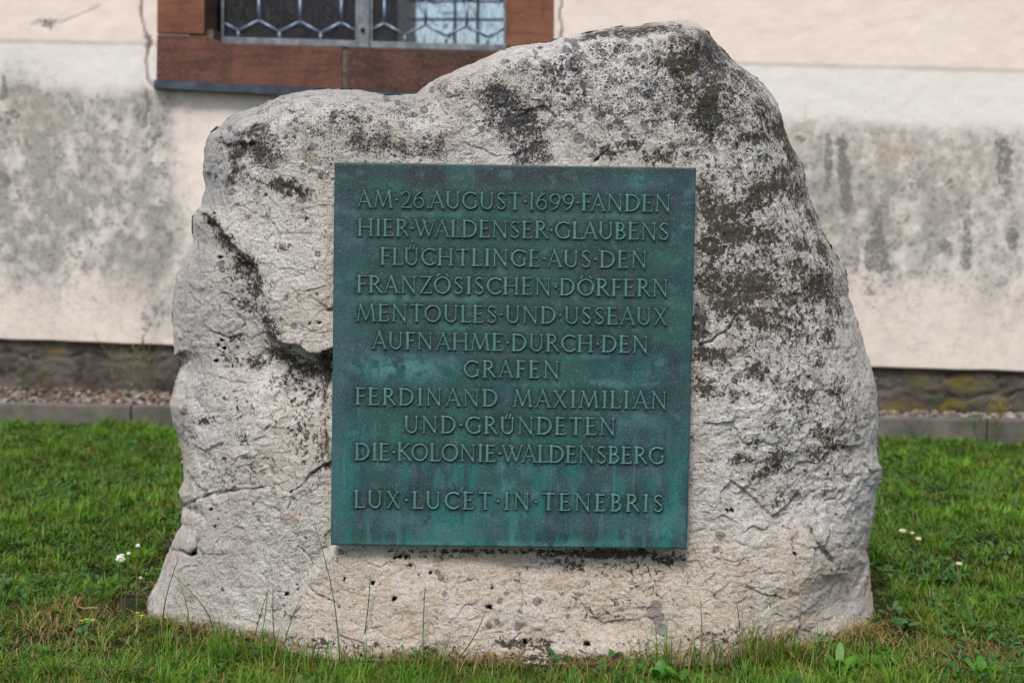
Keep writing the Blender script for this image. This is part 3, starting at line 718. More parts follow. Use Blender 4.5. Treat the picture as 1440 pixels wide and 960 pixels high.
white = blobs(X, Yp, [(1050, 220, 60, 50, 0, .9), (1090, 320, 60, 50, 0, .9), (1080, 560, 90, 80, 0, .8), (1130, 480, 60, 60, 0, .8), (860, 120, 90, 60, 0, .8), (1040, 360, 60, 40, 0, .8), (1150, 700, 60, 60, 0, .6), (640, 170, 60, 40, 0, .4), (780, 80, 90, 30, 0, .5), (1000, 640, 40, 60, 0, .5)])
sky_shade_grey = np.maximum(roll ** .7 * sstep(250, 120, Yp) * sstep(640, 560, X), .8 * sstep(345, 320, X + (Yp - 250) * .12) * sstep(300, 280, Yp))  # sky light on the shoulder and left side face painted as blue-grey
sky_shade_grey = np.maximum(sky_shade_grey, blobs(X, Yp, [(1205, 860, 22, 26, 0, .6), (1165, 850, 30, 18, 0, .4), (275, 400, 28, 90, 0, .6), (285, 520, 22, 80, 0, .6), (330, 440, 40, 70, 0, .5), (290, 590, 60, 30, 0, .4)]))  # shade of the lower right hollow and left face tone, painted grey
rk = np.random.default_rng(5)
DISC = [(768, 92, 6), (779, 95, 4.5), (780, 117, 4), (820, 118, 4), (860, 112, 4.5), (912, 133, 5.5), (926, 152, 3.5), (857, 155, 5.5), (868, 171, 4.5), (840, 163, 4), (814, 194, 6.5), (833, 202, 4), (858, 180, 3.5), (881, 180, 3.2), (905, 172, 4), (893, 160, 3), (879, 191, 4.5), (1041, 195, 4.8), (1033, 203, 5), (1042, 183, 3.5), (965, 218, 3.6), (1060, 202, 2.5), (1024, 196, 3), (1116, 696, 8), (1013, 430, 8), (984, 443, 10), (986, 463, 6), (1028, 496, 6), (1032, 535, 4.5), (1093, 532, 4), (1126, 572, 3), (1150, 536, 4), (756, 844, 6), (703, 845, 3.5), (732, 860, 3), (687, 879, 4), (699, 875, 3.2), (729, 880, 5), (799, 864, 3.2), (712, 834, 3), (922, 852, 9), (925, 868, 10), (930, 885, 9), (918, 862, 9), (1012, 752, 6), (1005, 772, 4), (1160, 695, 3.5), (473, 160, 5), (538, 205, 5.5), (566, 200, 4.5), (565, 175, 4), (586, 203, 3), (596, 194, 2.5), (597, 155, 4.5), (427, 235, 4), (451, 250, 3), (437, 240, 3), (620, 192, 2.5), (1023, 298, 5), (966, 218, 4), (800, 92, 5), (820, 80, 5), (835, 95, 4), (806, 60, 5), (810, 68, 5), (815, 165, 4), (620, 812, 4), (616, 804, 4), (626, 835, 3), (311, 372, 5), (312, 378, 4), (425, 280, 6)]
for _ in range(150):
    i = rk.integers(len(BLK)); c = BLK[i]
    x, y = c[0] + rk.normal() * c[2] * .8, c[1] + rk.normal() * c[3] * .8
    DISC.append((x, y, rk.uniform(1.6, 4.2)))
for _ in range(140):
    DISC.append((rk.uniform(300, 1200), rk.uniform(150, 880), rk.uniform(1.2, 2.2)))
for _ in range(70):
    DISC.append((rk.uniform(700, 1080), rk.uniform(60, 225), rk.uniform(2.2, 5)))
disc = np.zeros(X.shape); dring = np.zeros(X.shape)
wx = X + 1.0 * jag(X, Yp, .3, 5.5) + 2.4 * jag(X, Yp, .11, 6.5); wy = Yp + 1.0 * jag(X, Yp, .3, 15.5) + 2.4 * jag(X, Yp, .11, 16.5)
for x, y, r_ in DISC:
    m_ = np.where((np.abs(X - x) < 14) & (np.abs(Yp - y) < 14))[0]
    d = np.hypot(wx[m_] - x, wy[m_] - y)
    big = r_ > 2.9
    e = sstep(r_ + .5, r_ - .7, d) * (.75 if big else 1.0)
    disc[m_] = np.maximum(disc[m_], e)
    if big and r_ < 8.5: dring[m_] = np.maximum(dring[m_], sstep(1.4, .2, np.abs(d - r_)))
    elif not big: dring[m_] = np.maximum(dring[m_], e)

# back half of the stone: rings shrink and push back
kb = 26
Vb = []
bP = Pf.reshape(len(s), NTH, 3)[-1]
cen = np.array([at_y(CX, CY, 3.4)[0], 0, .5])
for i in range(1, kb + 1):
    t_ = i / kb
    sc = math.cos(t_ * math.pi / 2) ** .55 if i < kb else 0.0
    yb = 3.42 + .32 * math.sin(t_ * math.pi / 2) ** .8
    ring = bP.copy()
    base_y = bP[:, 1] + (yb - 3.42) * 1.25
    ring[:, 0] = cen[0] + (bP[:, 0] - cen[0]) * sc * (1 + .0 * t_)
    ring[:, 2] = np.where(bP[:, 2] < .05, bP[:, 2], cen[2] + (bP[:, 2] - cen[2]) * sc)
    ring[:, 1] = base_y * (1 - t_ ** 2) + (3.86) * t_ ** 2
    ring += (.012 * fbm(ring, 6, 3))[:, None] * np.array([0, 1, 0]) * min(1, t_ * 4)
    Vb.append(ring)
Vall = np.concatenate([Pf] + Vb)
nring = len(s) + kb
I = np.arange(nring * NTH).reshape(nring, NTH); J = np.roll(I, -1, axis=1)
F = np.stack([I[:-1], J[:-1], J[1:], I[1:]], -1).reshape(-1, 4)
nb = kb * NTH
def ext(a): return np.concatenate([a, np.full(nb, .25 * float(a.mean()))])

m = NT('limestone', .93, .15)
A = m.attr
n_l = m.noise(5, 4, .55); n_m = m.noise(24, 6, .65); n_f = m.noise(110, 6, .75); n_g = m.noise(330, 4, .8); n_v = m.noise(52, 6, .75, dist=.6)
c = m.mix(m.rng(n_l, .40, .62), (.585, .55, .50), (.70, .675, .635))
c = m.mix(m.rng(n_m, .46, .64, 0, .5), c, (.45, .40, .345))
c = m.mix(m.math('MULTIPLY', A('warm'), m.rng(n_m, .35, .6, .4, 1)), c, (.56, .46, .345))
c = m.mix(m.math('MULTIPLY', A('white'), m.rng(n_v, .42, .52, 0, .9)), c, (.74, .745, .735))
c = m.mix(m.math('MULTIPLY', A('sky_shade_grey'), m.rng(n_f, .4, .55, .55, 1)), c, (.35, .36, .37))
c = m.mix(m.rng(n_f, .52, .64, 0, .55), c, (.34, .305, .26))
c = m.mix(m.rng(n_g, .555, .63, 0, .7), c, (.15, .135, .12))
c = m.mix(m.rng(n_g, .47, .40, 0, .55), c, (.82, .81, .79))
c = m.mix(m.rng(m.noise(16, 5, .6), .58, .70, 0, .45), c, (.36, .245, .15))
# grey crust around black specks
bd = A('blk')
veil = m.rng(m.math('ADD', m.noise(34, 6, .75), m.math('MULTIPLY', bd, .26)), .58, .74, 0, .75)
veil = m.math('MULTIPLY', veil, m.rng(n_f, .62, .48, .3, 1))
c = m.mix(veil, c, (.095, .098, .10))
v1 = m.voro(120); v2 = m.voro(230); v3 = m.voro(330)
rad = m.math('ADD', m.math('MULTIPLY', bd, .46), m.math('MULTIPLY', m.noise(26, 4, .65), .72))
k1 = m.rng(m.math('SUBTRACT', rad, m.math('ADD', v1.outputs['Distance'], .28)), -.02, .05)
rad2 = m.math('ADD', m.math('MULTIPLY', bd, .50), m.math('MULTIPLY', m.noise(34, 4, .65), .74))
k2 = m.rng(m.math('SUBTRACT', rad2, m.math('ADD', v2.outputs['Distance'], .24)), -.02, .06)
k3 = m.rng(m.math('SUBTRACT', rad2, m.math('ADD', v3.outputs['Distance'], .26)), -.02, .06)
c = m.mix(m.math('MAXIMUM', m.math('MAXIMUM', m.math('MULTIPLY', k1, .9), m.math('MULTIPLY', k2, .85)), m.math('MULTIPLY', k3, .8)), c, (.030, .030, .033))
# olive brown crust lichen with ragged islands, plus painted ledge and hollow shade
oh = m.math('ADD', m.math('MULTIPLY', m.noise(82, 8, .80, dist=.7), 1.5), m.math('MULTIPLY', m.noise(22, 4, .6), .30))
ok = m.rng(m.math('ADD', oh, m.math('MULTIPLY', A('olv'), .285)), 1.06, 1.085)
oc = m.mix(m.rng(m.noise(90, 4, .7), .4, .6), (.013, .012, .009), (.050, .042, .023))
c = m.mix(m.math('MULTIPLY', ok, .93), c, oc)
ov = m.rng(m.math('MULTIPLY', A('olv'), m.noise(44, 6, .75)), .2, .55, 0, .2)
c = m.mix(ov, c, (.16, .135, .08))
c = m.mix(m.math('MULTIPLY', A('disc'), m.rng(n_g, .62, .45, .5, .9)), c, m.mix(m.rng(n_g, .4, .6), (.060, .063, .070), (.13, .135, .15)))
c = m.mix(m.math('MULTIPLY', A('dring'), .65), c, (.035, .035, .038))
c = m.mix(m.math('MULTIPLY', A('hol'), .75), c, (.05, .04, .03))
m.color(c)
h = m.math('ADD', m.math('MULTIPLY', n_f, .8), m.math('ADD', m.math('MULTIPLY', n_g, .5), m.math('MULTIPLY', ok, .12)))
h = m.math('ADD', h, m.math('MULTIPLY', n_m, .8))
m.bump(h, 1.0, .010)
ROCK = m.m
rock_me = mesh_np('memorial_boulder', Vall, F[:, ::-1], ROCK, True,
    dict(olv=ext(olv), blk=ext(blk_), warm=ext(warm), white=ext(white), sky_shade_grey=np.concatenate([sky_shade_grey, np.full(nb, .6)]), disc=np.concatenate([disc, np.zeros(nb)]), dring=np.concatenate([dring, np.zeros(nb)]), hol=np.concatenate([hol, np.zeros(nb)])))
obj('memorial_boulder', rock_me, label='large upright pale limestone boulder with lichen, standing in the lawn and carrying the green plaque', cat='boulder')

# ================================================================= PLAQUE
n_pl = np.array([0, -1, LEAN]); n_pl /= np.linalg.norm(n_pl)
p_pl = np.array([0, PY0, .25])
def plq(px, py, off=0.0): return on_plane(np.asarray(px, float), np.asarray(py, float), p_pl + n_pl * off, n_pl)
TL, TR, BR, BL = (470.3, 228), (979, 236), (966, 771.5), (465, 766)
c4 = [plq(*c) for c in (TL, TR, BR, BL)]
plaque = empty('bronze_plaque', tuple(.5 * (c4[2] + c4[3])), label='square green patinated bronze plaque with a raised German inscription, fixed to the boulder', cat='plaque')
inv = Matrix.Translation(plaque.location).inverted()

# ----- stroke alphabet (cap height 1)
TH, TN = .15, .09
def arc(cx, cy, rx, ry, a0, a1, wt=TH, wn=TN, n=18):
    out = []
    for i in range(n + 1):
        a = math.radians(a0 + (a1 - a0) * i / n)
        out.append((cx + rx * math.cos(a), cy + ry * math.sin(a), wn + (wt - wn) * abs(math.cos(a)) ** 1.3))
    return out
def ln(x0, y0, x1, y1, w=TH, w1=None): return [(x0, y0, w), (x1, y1, w if w1 is None else w1)]
def sf(x, y, h=.09): return [(x - h, y, .05), (x + h, y, .05)]
B0, C1 = .025, .975
def stem(x, w=TH, bot=1, top=1):
    o = [ln(x, .03, x, .97, w)]
    if bot: o.append(sf(x, B0, .055 + w / 2))
    if top: o.append(sf(x, C1, .055 + w / 2))
    return o
def E_(mid=True, bot=True):
    g = stem(.12)
    g.append(ln(.12, C1 - .01, .47, C1 - .01, .06)); g.append(ln(.47, .98, .47, .86, .055, .03))
    g.append(ln(.12, .52, .40, .52, .06)); g.append(ln(.40, .57, .40, .46, .045))
    if bot: g.append(ln(.12, .035, .50, .035, .06)); g.append(ln(.49, .03, .53, .15, .055, .03))
    return g
U_ = stem(.13, TH, 0, 1) + stem(.63, TN + .03, 0, 1)
U_ = [ln(.13, .35, .13, .97), sf(.13, C1, .11), ln(.63, .35, .63, .97, .10), sf(.63, C1, .09), arc(.38, .32, .25, .285, 180, 360, .125, .085)]
O_ = [arc(.43, .5, .37, .465, 0, 360, .14, .075, 32)]
G = {
 'A': (.84, [ln(.12, .03, .42, .99, .07), ln(.40, .99, .72, .03, .135), ln(.22, .34, .61, .34, .055), sf(.12, B0, .10), sf(.72, B0, .12)]),
 'B': (.58, stem(.12, TH, 1, 1) + [arc(.22, .745, .21, .225, -90, 90), arc(.22, .28, .27, .25, -90, 90), ln(.12, .52, .24, .52, .06), ln(.12, C1 - .01, .24, C1 - .01, .06), ln(.12, .035, .24, .035, .06)]),
 'C': (.72, [arc(.43, .5, .37, .465, 48, 312), ln(.68, .95, .69, .78, .045), ln(.67, .14, .71, .20, .05)]),
 'D': (.78, stem(.12) + [arc(.28, .5, .42, .465, -90, 90), ln(.12, C1 - .01, .30, C1 - .01, .06), ln(.12, .035, .30, .035, .06)]),
 'E': (.58, E_()), 'F': (.50, E_(bot=False)),
 'G': (.80, [arc(.43, .5, .37, .465, 50, 318), ln(.68, .95, .69, .78, .045), ln(.70, .12, .70, .46, .12), sf(.70, .46, .10)]),
 'H': (.82, stem(.12) + stem(.68) + [ln(.12, .52, .68, .52, .06)]),
 'I': (.30, stem(.15)),
 'K': (.70, stem(.12) + [ln(.16, .50, .56, .97, .07), ln(.24, .56, .66, .03, .13), sf(.57, C1, .09), sf(.67, B0, .09)]),
 'L': (.52, stem(.12) + [ln(.12, .035, .50, .035, .06), ln(.49, .03, .53, .15, .055, .03)]),
 'M': (1.0, [ln(.10, .03, .22, .97, .07), ln(.21, .97, .50, .05, .13), ln(.50, .05, .80, .97, .07), ln(.79, .97, .90, .03, .135), sf(.10, B0, .09), sf(.90, B0, .10), sf(.18, C1, .08), sf(.84, C1, .08)]),
 'N': (.82, [ln(.12, .03, .12, .97, .075), ln(.12, .97, .68, .0, .135), ln(.68, -.04, .68, .97, .075), sf(.12, B0, .09), sf(.10, C1, .09), sf(.68, C1, .09)]),
 'O': (.86, O_),
 'R': (.66, stem(.12) + [arc(.24, .735, .22, .235, -90, 90), ln(.12, C1 - .01, .25, C1 - .01, .06), ln(.12, .50, .25, .50, .06), ln(.28, .50, .60, .03, .13), sf(.62, B0, .07)]),
 'S': (.54, [arc(.27, .75, .17, .215, 40, 250, .09, .08), [(.15, .66, .12), (.37, .38, .13)], arc(.26, .26, .19, .225, -140, 55, .09, .08), ln(.42, .93, .43, .80, .04), ln(.09, .22, .08, .07, .04)]),
 'T': (.68, [ln(.34, .03, .34, .97), sf(.34, B0, .12), ln(.04, C1 - .01, .64, C1 - .01, .06), ln(.04, .98, .03, .85, .05, .03), ln(.64, .98, .65, .85, .05, .03)]),
 'U': (.76, U_),
 'W': (1.16, [ln(.09, .97, .36, .02, .13), ln(.36, .02, .62, .93, .07), ln(.46, .97, .76, .02, .13), ln(.76, .02, 1.04, .97, .07), sf(.09, C1, .09), sf(.47, C1, .08), sf(1.05, C1, .08)]),
 'X': (.74, [ln(.12, .97, .62, .03, .135), ln(.60, .97, .12, .03, .07), sf(.13, C1, .09), sf(.60, C1, .08), sf(.12, B0, .08), sf(.63, B0, .09)]),
 'Z': (.68, [ln(.08, C1 - .01, .60, C1 - .01, .06), ln(.59, .96, .09, .04, .13), ln(.08, .035, .62, .035, .06), ln(.08, .98, .07, .84, .05, .03), ln(.62, .03, .64, .17, .05, .03)]),
 '1': (.26, [ln(.15, .03, .15, .99, .13), ln(.15, .98, .04, .90, .06), sf(.15, B0, .09)]),
 '2': (.56, [arc(.27, .72, .20, .245, 170, -20, .11, .07), [(.46, .64, .11), (.38, .40, .09), (.08, .05, .07)], ln(.08, .045, .50, .045, .10), ln(.5, .05, .54, .15, .06, .03)]),
 '6': (.60, [arc(.30, .32, .24, .285, 0, 360, .12, .07, 26), [(.08, .40, .12), (.13, .66, .11), (.28, .87, .09), (.48, 1.0, .05)]]),
 '9': (.60, [arc(.30, .68, .24, .285, 0, 360, .12, .07, 26), [(.52, .60, .12), (.47, .34, .11), (.32, .13, .09), (.12, .0, .05)]]),
 '.': (.14, [ln(.07, .05, .07, .051, .13)]),
 '·': (.20, [[(.10, .46, .03), (.10, .50, .12), (.10, .54, .03)]]),
}
G['Ü'] = (.76, U_ + [ln(.35, 1.15, .29, .90, .095), ln(.52, 1.15, .45, .90, .095)])
G['Ö'] = (.86, O_ + [ln(.25, 1.14, .17, 1.0, .095), ln(.62, 1.14, .70, 1.0, .095)])
RELIEF = .0042
CELL = .032
def gsdf(ch, gx, gy_):
    d = np.full(gx.shape, 9.0)
    if ch == '·':
        return (np.abs(gx - .10) + np.abs(gy_ - .48) - .095) * .7
    for st in G[ch][1]:
        for (x0, y0, w0), (x1, y1, w1) in zip(st[:-1], st[1:]):
            dx, dy = x1 - x0, y1 - y0; L = dx * dx + dy * dy + 1e-9
            t_ = np.clip(((gx - x0) * dx + (gy_ - y0) * dy) / L, 0, 1)
            d = np.minimum(d, np.hypot(gx - x0 - t_ * dx, gy_ - y0 - t_ * dy) - .5 * (w0 + (w1 - w0) * t_) * .92)
    return d
m = NT('bronze_letter', .5, .4); m.b.inputs['Metallic'].default_value = .15
n1 = m.noise(60, 5, .65); n2 = m.noise(9, 4, .6)
c = m.mix(m.rng(n2, .4, .6), (.072, .185, .19), (.10, .23, .23))
c = m.mix(m.rng(n1, .45, .65, 0, .6), c, (.06, .15, .155))
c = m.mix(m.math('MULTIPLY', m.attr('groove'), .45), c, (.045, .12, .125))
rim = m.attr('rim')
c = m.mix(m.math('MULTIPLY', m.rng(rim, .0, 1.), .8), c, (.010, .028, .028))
m.color(c); m.bump(m.noise(300, 3), .2, .002)
LET = m.m
glyph_me = {}
def glyph(ch):
    if ch in glyph_me: return glyph_me[ch]
    wd_ = G[ch][0]
    gx = np.arange(-.12, wd_ + .16, CELL); gy_ = np.arange(-.16, 1.22, CELL)
    X_, Y_ = np.meshgrid(gx, gy_)
    d = gsdf(ch, X_, Y_)
    H = 3.0 * np.clip(-d / .05, -1, 1) + 1.2 * np.clip(-d / .05, -1, 1) ** 2 * 0
    z = np.where(d > 0, -.3 * np.clip(d / .035, 0, 1) * RELIEF - .05 * RELIEF, RELIEF * (sstep(0, .032, -d) - .45 * sstep(.030, .062, -d)))
    I_ = np.arange(X_.size).reshape(X_.shape)
    k_ = np.minimum(np.minimum(d[:-1, :-1], d[1:, :-1]), np.minimum(d[:-1, 1:], d[1:, 1:])) < .012
    F_ = np.stack([I_[:-1, :-1], I_[:-1, 1:], I_[1:, 1:], I_[1:, :-1]], -1)[k_]
    used, invx = np.unique(F_, return_inverse=True)
    V_ = np.stack([X_.ravel(), Y_.ravel(), z.ravel()], 1)[used]
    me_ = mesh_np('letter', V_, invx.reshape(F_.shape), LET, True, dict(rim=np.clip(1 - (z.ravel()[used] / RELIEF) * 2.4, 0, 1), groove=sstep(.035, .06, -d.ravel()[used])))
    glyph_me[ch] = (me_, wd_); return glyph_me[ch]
LINES = [("AM·26.AUGUST·1699·FANDEN", 501, 943.5, 292, 298.5, 24.0), ("HIER·WALDENSER·GLAUBENS", 503, 941, 332, 338, 24.0), ("FLÜCHTLINGE·AUS·DEN", 535, 910, 372.5, 377.5, 24),
         ("FRANZÖSISCHEN·DÖRFERN", 502, 940, 411.5, 417.5, 24), ("MENTOULES·UND·USSEAUX", 501, 938.5, 451.5, 457.5, 24), ("AUFNAHME·DURCH·DEN", 522, 912, 490.5, 496.5, 24),
         ("GRAFEN", 652, 787, 530.5, 532, 24), ("FERDINAND MAXIMILIAN", 500, 938, 569, 575, 24), ("UND·GRÜNDETEN", 568, 866, 608.5, 612, 24),
         ("DIE·KOLONIE·WALDENSBERG", 499, 934, 646.5, 652.5, 24), ("LUX·LUCET·IN·TENEBRIS", 498, 933, 713.5, 719.5, 24)]
KERN = {'WA': .24, 'FA': .16, 'RA': .06, 'LD': .03, 'AU': .08, '.A': .10, '·A': .12, 'A·': .1, '·W': .10, 'LÜ': .05, 'LU': .05, 'TO': .06, 'GA': .03, 'NA': .03, 'LA': .12, 'EA': .06, 'UX': .03, 'DO': .03, 'HM': .02, 'ZÖ': .04, 'KO': .06, 'AH': .05, 'AF': .06, 'AN': .05, 'AL': .05, 'AM': .05, 'AX': .08, 'MA': .05, 'IL': .02}
samples = []      # (pixel x, pixel y) ink samples for the dirt that gathers around the letters
nlet = 0
for txt, x0, x1, yl0, yl1, cap in LINES:
    A_ = plq(x0, yl0); B_ = plq(x1, yl1); ux = B_ - A_; Lm = np.linalg.norm(ux); ux /= Lm
    mid = ((x0 + x1) / 2, (yl0 + yl1) / 2); capm = np.linalg.norm(plq(mid[0], mid[1] - cap) - plq(*mid))
    uy = np.cross(n_pl, ux); uy /= np.linalg.norm(uy)
    tot = sum(G[c_][0] if c_ != ' ' else .45 for c_ in txt)
    nq = len(txt) - 1
    tot -= sum(KERN.get(txt[i:i + 2], 0) for i in range(nq))
    kx = min(max((Lm / capm - .085 * nq) / tot, .85), 1.16); gap = (Lm / capm - tot * kx) / nq
    cur = 0
    for ci_, c_ in enumerate(txt):
        if ci_: cur -= KERN.get(txt[ci_ - 1:ci_ + 1], 0) * kx
        if c_ == ' ': cur += .45 * kx + gap; continue
        me_, wd_ = glyph(c_)
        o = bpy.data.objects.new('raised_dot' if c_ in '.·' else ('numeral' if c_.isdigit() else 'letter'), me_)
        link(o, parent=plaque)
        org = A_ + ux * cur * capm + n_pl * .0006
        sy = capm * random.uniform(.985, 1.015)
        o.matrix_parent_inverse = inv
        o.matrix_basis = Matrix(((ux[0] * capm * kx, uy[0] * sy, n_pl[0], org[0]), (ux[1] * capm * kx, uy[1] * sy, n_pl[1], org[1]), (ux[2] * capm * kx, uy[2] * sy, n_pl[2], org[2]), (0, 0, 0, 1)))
        mv = np.array([v.co[:2] for v in me_.vertices])[::6]
        pp = org + mv[:, :1] * capm * kx * ux + mv[:, 1:2] * sy * uy
        a_, b_ = project(pp); samples.append(np.stack([a_, b_], 1))
        cur += wd_ * kx + gap; nlet += 1
# dirt map by splatting
gh = np.zeros((300, 280)); X0, Y0_, PXC = 455.0, 218.0, 2.0
for sarr in samples:
    i = ((sarr[:, 1] - Y0_) / PXC).astype(int); j = ((sarr[:, 0] - X0) / PXC).astype(int)
    gh[np.clip(i, 0, 299), np.clip(j, 0, 279)] = 1
def blur(a, n):
    for _ in range(n):
        a = (np.roll(a, 1, 0) + np.roll(a, -1, 0) + 2 * a) / 4; a = (np.roll(a, 1, 1) + np.roll(a, -1, 1) + 2 * a) / 4
    return a
near = np.clip(blur(gh, 3) * 2.6, 0, 1); wide = np.clip(blur(gh, 22) * 3.4, 0, 1)
# plate: dense front sheet with bevelled rim and sides
nx, nz = 330, 350
u = np.linspace(0, 1, nx); v = np.linspace(0, 1, nz)
U_g, V_g = np.meshgrid(u, v)
c4a = np.array(c4)
def bil(u_, v_):   # v 0 bottom
    u_ = u_[..., None]; v_ = v_[..., None]
    return (1 - v_) * ((1 - u_) * c4a[3] + u_ * c4a[2]) + v_ * ((1 - u_) * c4a[0] + u_ * c4a[1])
PF = bil(U_g, V_g).reshape(-1, 3)
eu = np.minimum(np.minimum(U_g, 1 - U_g), np.minimum(V_g, 1 - V_g)).ravel()
ppx, ppy = project(PF)
PF = PF + n_pl * ((.0005 * fbm(PF, 5, 2) - .0012 * (eu < 1e-6)))[:, None]
ii = np.clip(((ppy - Y0_) / PXC).astype(int), 0, 299); jj = np.clip(((ppx - X0) / PXC).astype(int), 0, 279)
a_near, a_wide = near[ii, jj], wide[ii, jj]
I = np.arange(nx * nz).reshape(nz, nx)
F1 = np.stack([I[:-1, :-1], I[:-1, 1:], I[1:, 1:], I[1:, :-1]], -1).reshape(-1, 4)
rimidx = np.concatenate([I[0, :-1], I[:-1, -1], I[-1, :0:-1], I[:0:-1, 0]])
nV = len(PF); back = PF[rimidx] - n_pl * .011
j = np.arange(len(rimidx)); jn = np.roll(j, -1)
F2 = np.stack([rimidx[j], nV + j, nV + jn, rimidx[jn]], -1)
bc = nV + len(back)
F3 = np.stack([nV + jn, nV + j, np.full(len(j), bc)], -1)
Vp = np.concatenate([PF, back, back.mean(0)[None]])
e1 = len(back) + 1
m = NT('bronze_patina', .5, .4); m.b.inputs['Metallic'].default_value = .12
n1 = m.noise(7, 5, .6); n2 = m.noise(26, 6, .65); n3 = m.noise(300, 3, .7); n4 = m.noise(22, 4, .6, sc3=(1, 1, .25)); n5 = m.noise(11, 4, .55, sc3=(.35, 1, 1.6))
c = m.mix(m.rng(n1, .40, .60), (.011, .036, .045), (.013, .068, .062))
c = m.mix(m.rng(n5, .45, .60, 0, .8), c, (.024, .050, .062))
c = m.mix(m.math('MULTIPLY', m.attr('lowgreen'), m.rng(n4, .42, .58)), c, (.009, .125, .115))
c = m.mix(m.math('MULTIPLY', m.attr('dark'), m.rng(n2, .35, .5, .6, 1)), c, (.018, .025, .027))
c = m.mix(m.math('MULTIPLY', m.attr('lightp'), m.rng(n2, .42, .56)), c, (.060, .185, .185))
c = m.mix(m.rng(n2, .54, .66, 0, .6), c, (.050, .115, .12))
c = m.mix(m.math('MULTIPLY', m.attr('blue'), m.rng(n2, .35, .6, .35, .8)), c, (.040, .080, .098))
c = m.mix(m.math('MULTIPLY', m.attr('wide'), .35), c, (.012, .038, .038))
c = m.mix(m.math('MULTIPLY', m.attr('near'), .88), c, (.004, .014, .014))
c = m.mix(m.rng(n3, .56, .66, 0, .5), c, (.11, .22, .225))
c = m.mix(m.rng(n3, .44, .36, 0, .5), c, (.006, .02, .02))
drip = m.noise(75, 3, .6, sc3=(1, 1, .05))
c = m.mix(m.math('MULTIPLY', m.attr('lowgreen'), m.rng(drip, .58, .68, 0, .4)), c, (.07, .20, .20))
m.color(c); m.bump(m.math('ADD', n3, m.math('MULTIPLY', n2, .6)), .3, .002)
m.rough(m.rng(n2, .3, .7, .42, .62))
def e_(a): return np.concatenate([a, np.zeros(e1)])
dark = blobs(ppx, ppy, [(520, 748, 24, 16, 0, .7), (588, 742, 14, 18, 0, .8), (655, 745, 20, 18, 0, .9), (832, 742, 26, 20, 0, .9), (745, 738, 14, 12, 0, .5), (900, 690, 20, 14, 0, .6), (880, 660, 60, 8, 0, .6), (620, 590, 20, 30, 0, .5), (940, 560, 18, 60, 0, .5), (520, 240, 45, 14, 0, .8), (600, 247, 34, 18, 0, 1.6), (700, 247, 40, 16, 0, 1.2), (770, 244, 80, 12, 0, 1), (500, 238, 60, 10, 0, .9), (900, 240, 80, 8, 0, .8), (690, 680, 90, 16, 0, .4), (940, 290, 20, 30, 0, .3), (520, 350, 20, 14, 0, .5)]) * sstep(-4, 4, np.abs(ppx - 648) - 20)
blue = np.maximum(sstep(495, 475, ppx) * .9 * sstep(300, 500, ppy), blobs(ppx, ppy, [(510, 340, 30, 12, 0, .6), (800, 305, 90, 12, 0, .5), (560, 730, 60, 14, 0, .8), (830, 735, 90, 12, 0, .8), (690, 745, 60, 14, 0, .6), (900, 665, 60, 14, 0, .6), (490, 470, 18, 90, 0, .4), (700, 665, 60, 10, 0, .3)]))
lowg = sstep(520, 720, ppy) * .85 + blobs(ppx, ppy, [(550, 520, 60, 18, 0, .8), (900, 520, 60, 18, 0, .5), (870, 250, 40, 14, 0, .4), (560, 258, 30, 9, 0, .4)])
lightp = blobs(ppx, ppy, [(560, 515, 60, 16, 0, .9), (640, 300, 120, 5, 0, .4), (850, 303, 60, 5, 0, .6), (560, 418, 50, 6, 0, .8), (650, 418, 40, 5, 0, .7), (650, 460, 30, 8, 0, .5), (850, 540, 90, 6, 0, .5), (720, 665, 20, 60, 0, .6), (640, 550, 60, 4, 0, .5), (510, 340, 16, 9, 0, .6), (545, 260, 14, 7, 0, .5), (900, 255, 12, 8, 0, .7), (740, 600, 120, 6, 0, .3), (820, 500, 60, 5, 0, .5), (870, 590, 60, 14, 0, .4), (930, 740, 30, 30, 0, .5), (600, 740, 60, 14, 0, .4), (735, 765, 180, 6, 0, .6)])
pme = mesh_np('plate', Vp, [F1, F2, F3], m.m, True, {'near': e_(a_near), 'wide': e_(a_wide), 'dark': e_(dark), 'blue': e_(np.clip(blue, 0, 1)), 'lowgreen': e_(np.clip(lowg, 0, 1)), 'lightp': e_(lightp)})
o = obj('plate', pme, plaque); o.matrix_parent_inverse = inv
# stand-off pins between plate and stone
for x, y in ((500, 262), (948, 266), (496, 738), (938, 742)):
    b = MB(); p0 = plq(x, y, -.0112); b.tube([p0, p0 - n_pl * .06], .007, 8)
    o = obj('fixing_pin', b.mesh('fixing_pin', LET, True), plaque); o.matrix_parent_inverse = inv

# ================================================================= GROUND
KY = 5.90                                       # front of the kerb
m = NT('soil', .97, .1)
n1 = m.noise(6, 5, .6); n2 = m.noise(60, 6, .7)
c = m.mix(m.rng(n2, .35, .7), (.020, .016, .010), (.060, .046, .030))
c = m.mix(m.rng(n1, .42, .62, 0, .75), c, (.018, .045, .008))
m.color(c); m.bump(n2, 1, .02)
gx = np.concatenate([-np.geomspace(150, 3.2, 14), np.linspace(-3, 3, 160), np.geomspace(3.2, 150, 14)])
gyv = np.concatenate([-np.geomspace(150, 1, 12), np.linspace(0, 6.0, 170), np.geomspace(6.4, 200, 12)])
GXX, GYY = np.meshgrid(gx, gyv)
def gz(x, y):
    P_ = np.stack([x, y, np.zeros(np.shape(x))], -1).reshape(-1, 3)
    z = .016 * fbm(P_, 1.6, 2) + .006 * fbm(P_, 9, 2)
    z = z.reshape(np.shape(x)) - (.022 + .0085 * np.asarray(x)) * sstep(3.9, 5.9, y) - .024 * sstep(4.3, 3.5, y)
    return z * sstep(30, 6, np.abs(x))
ZG = gz(GXX, GYY)
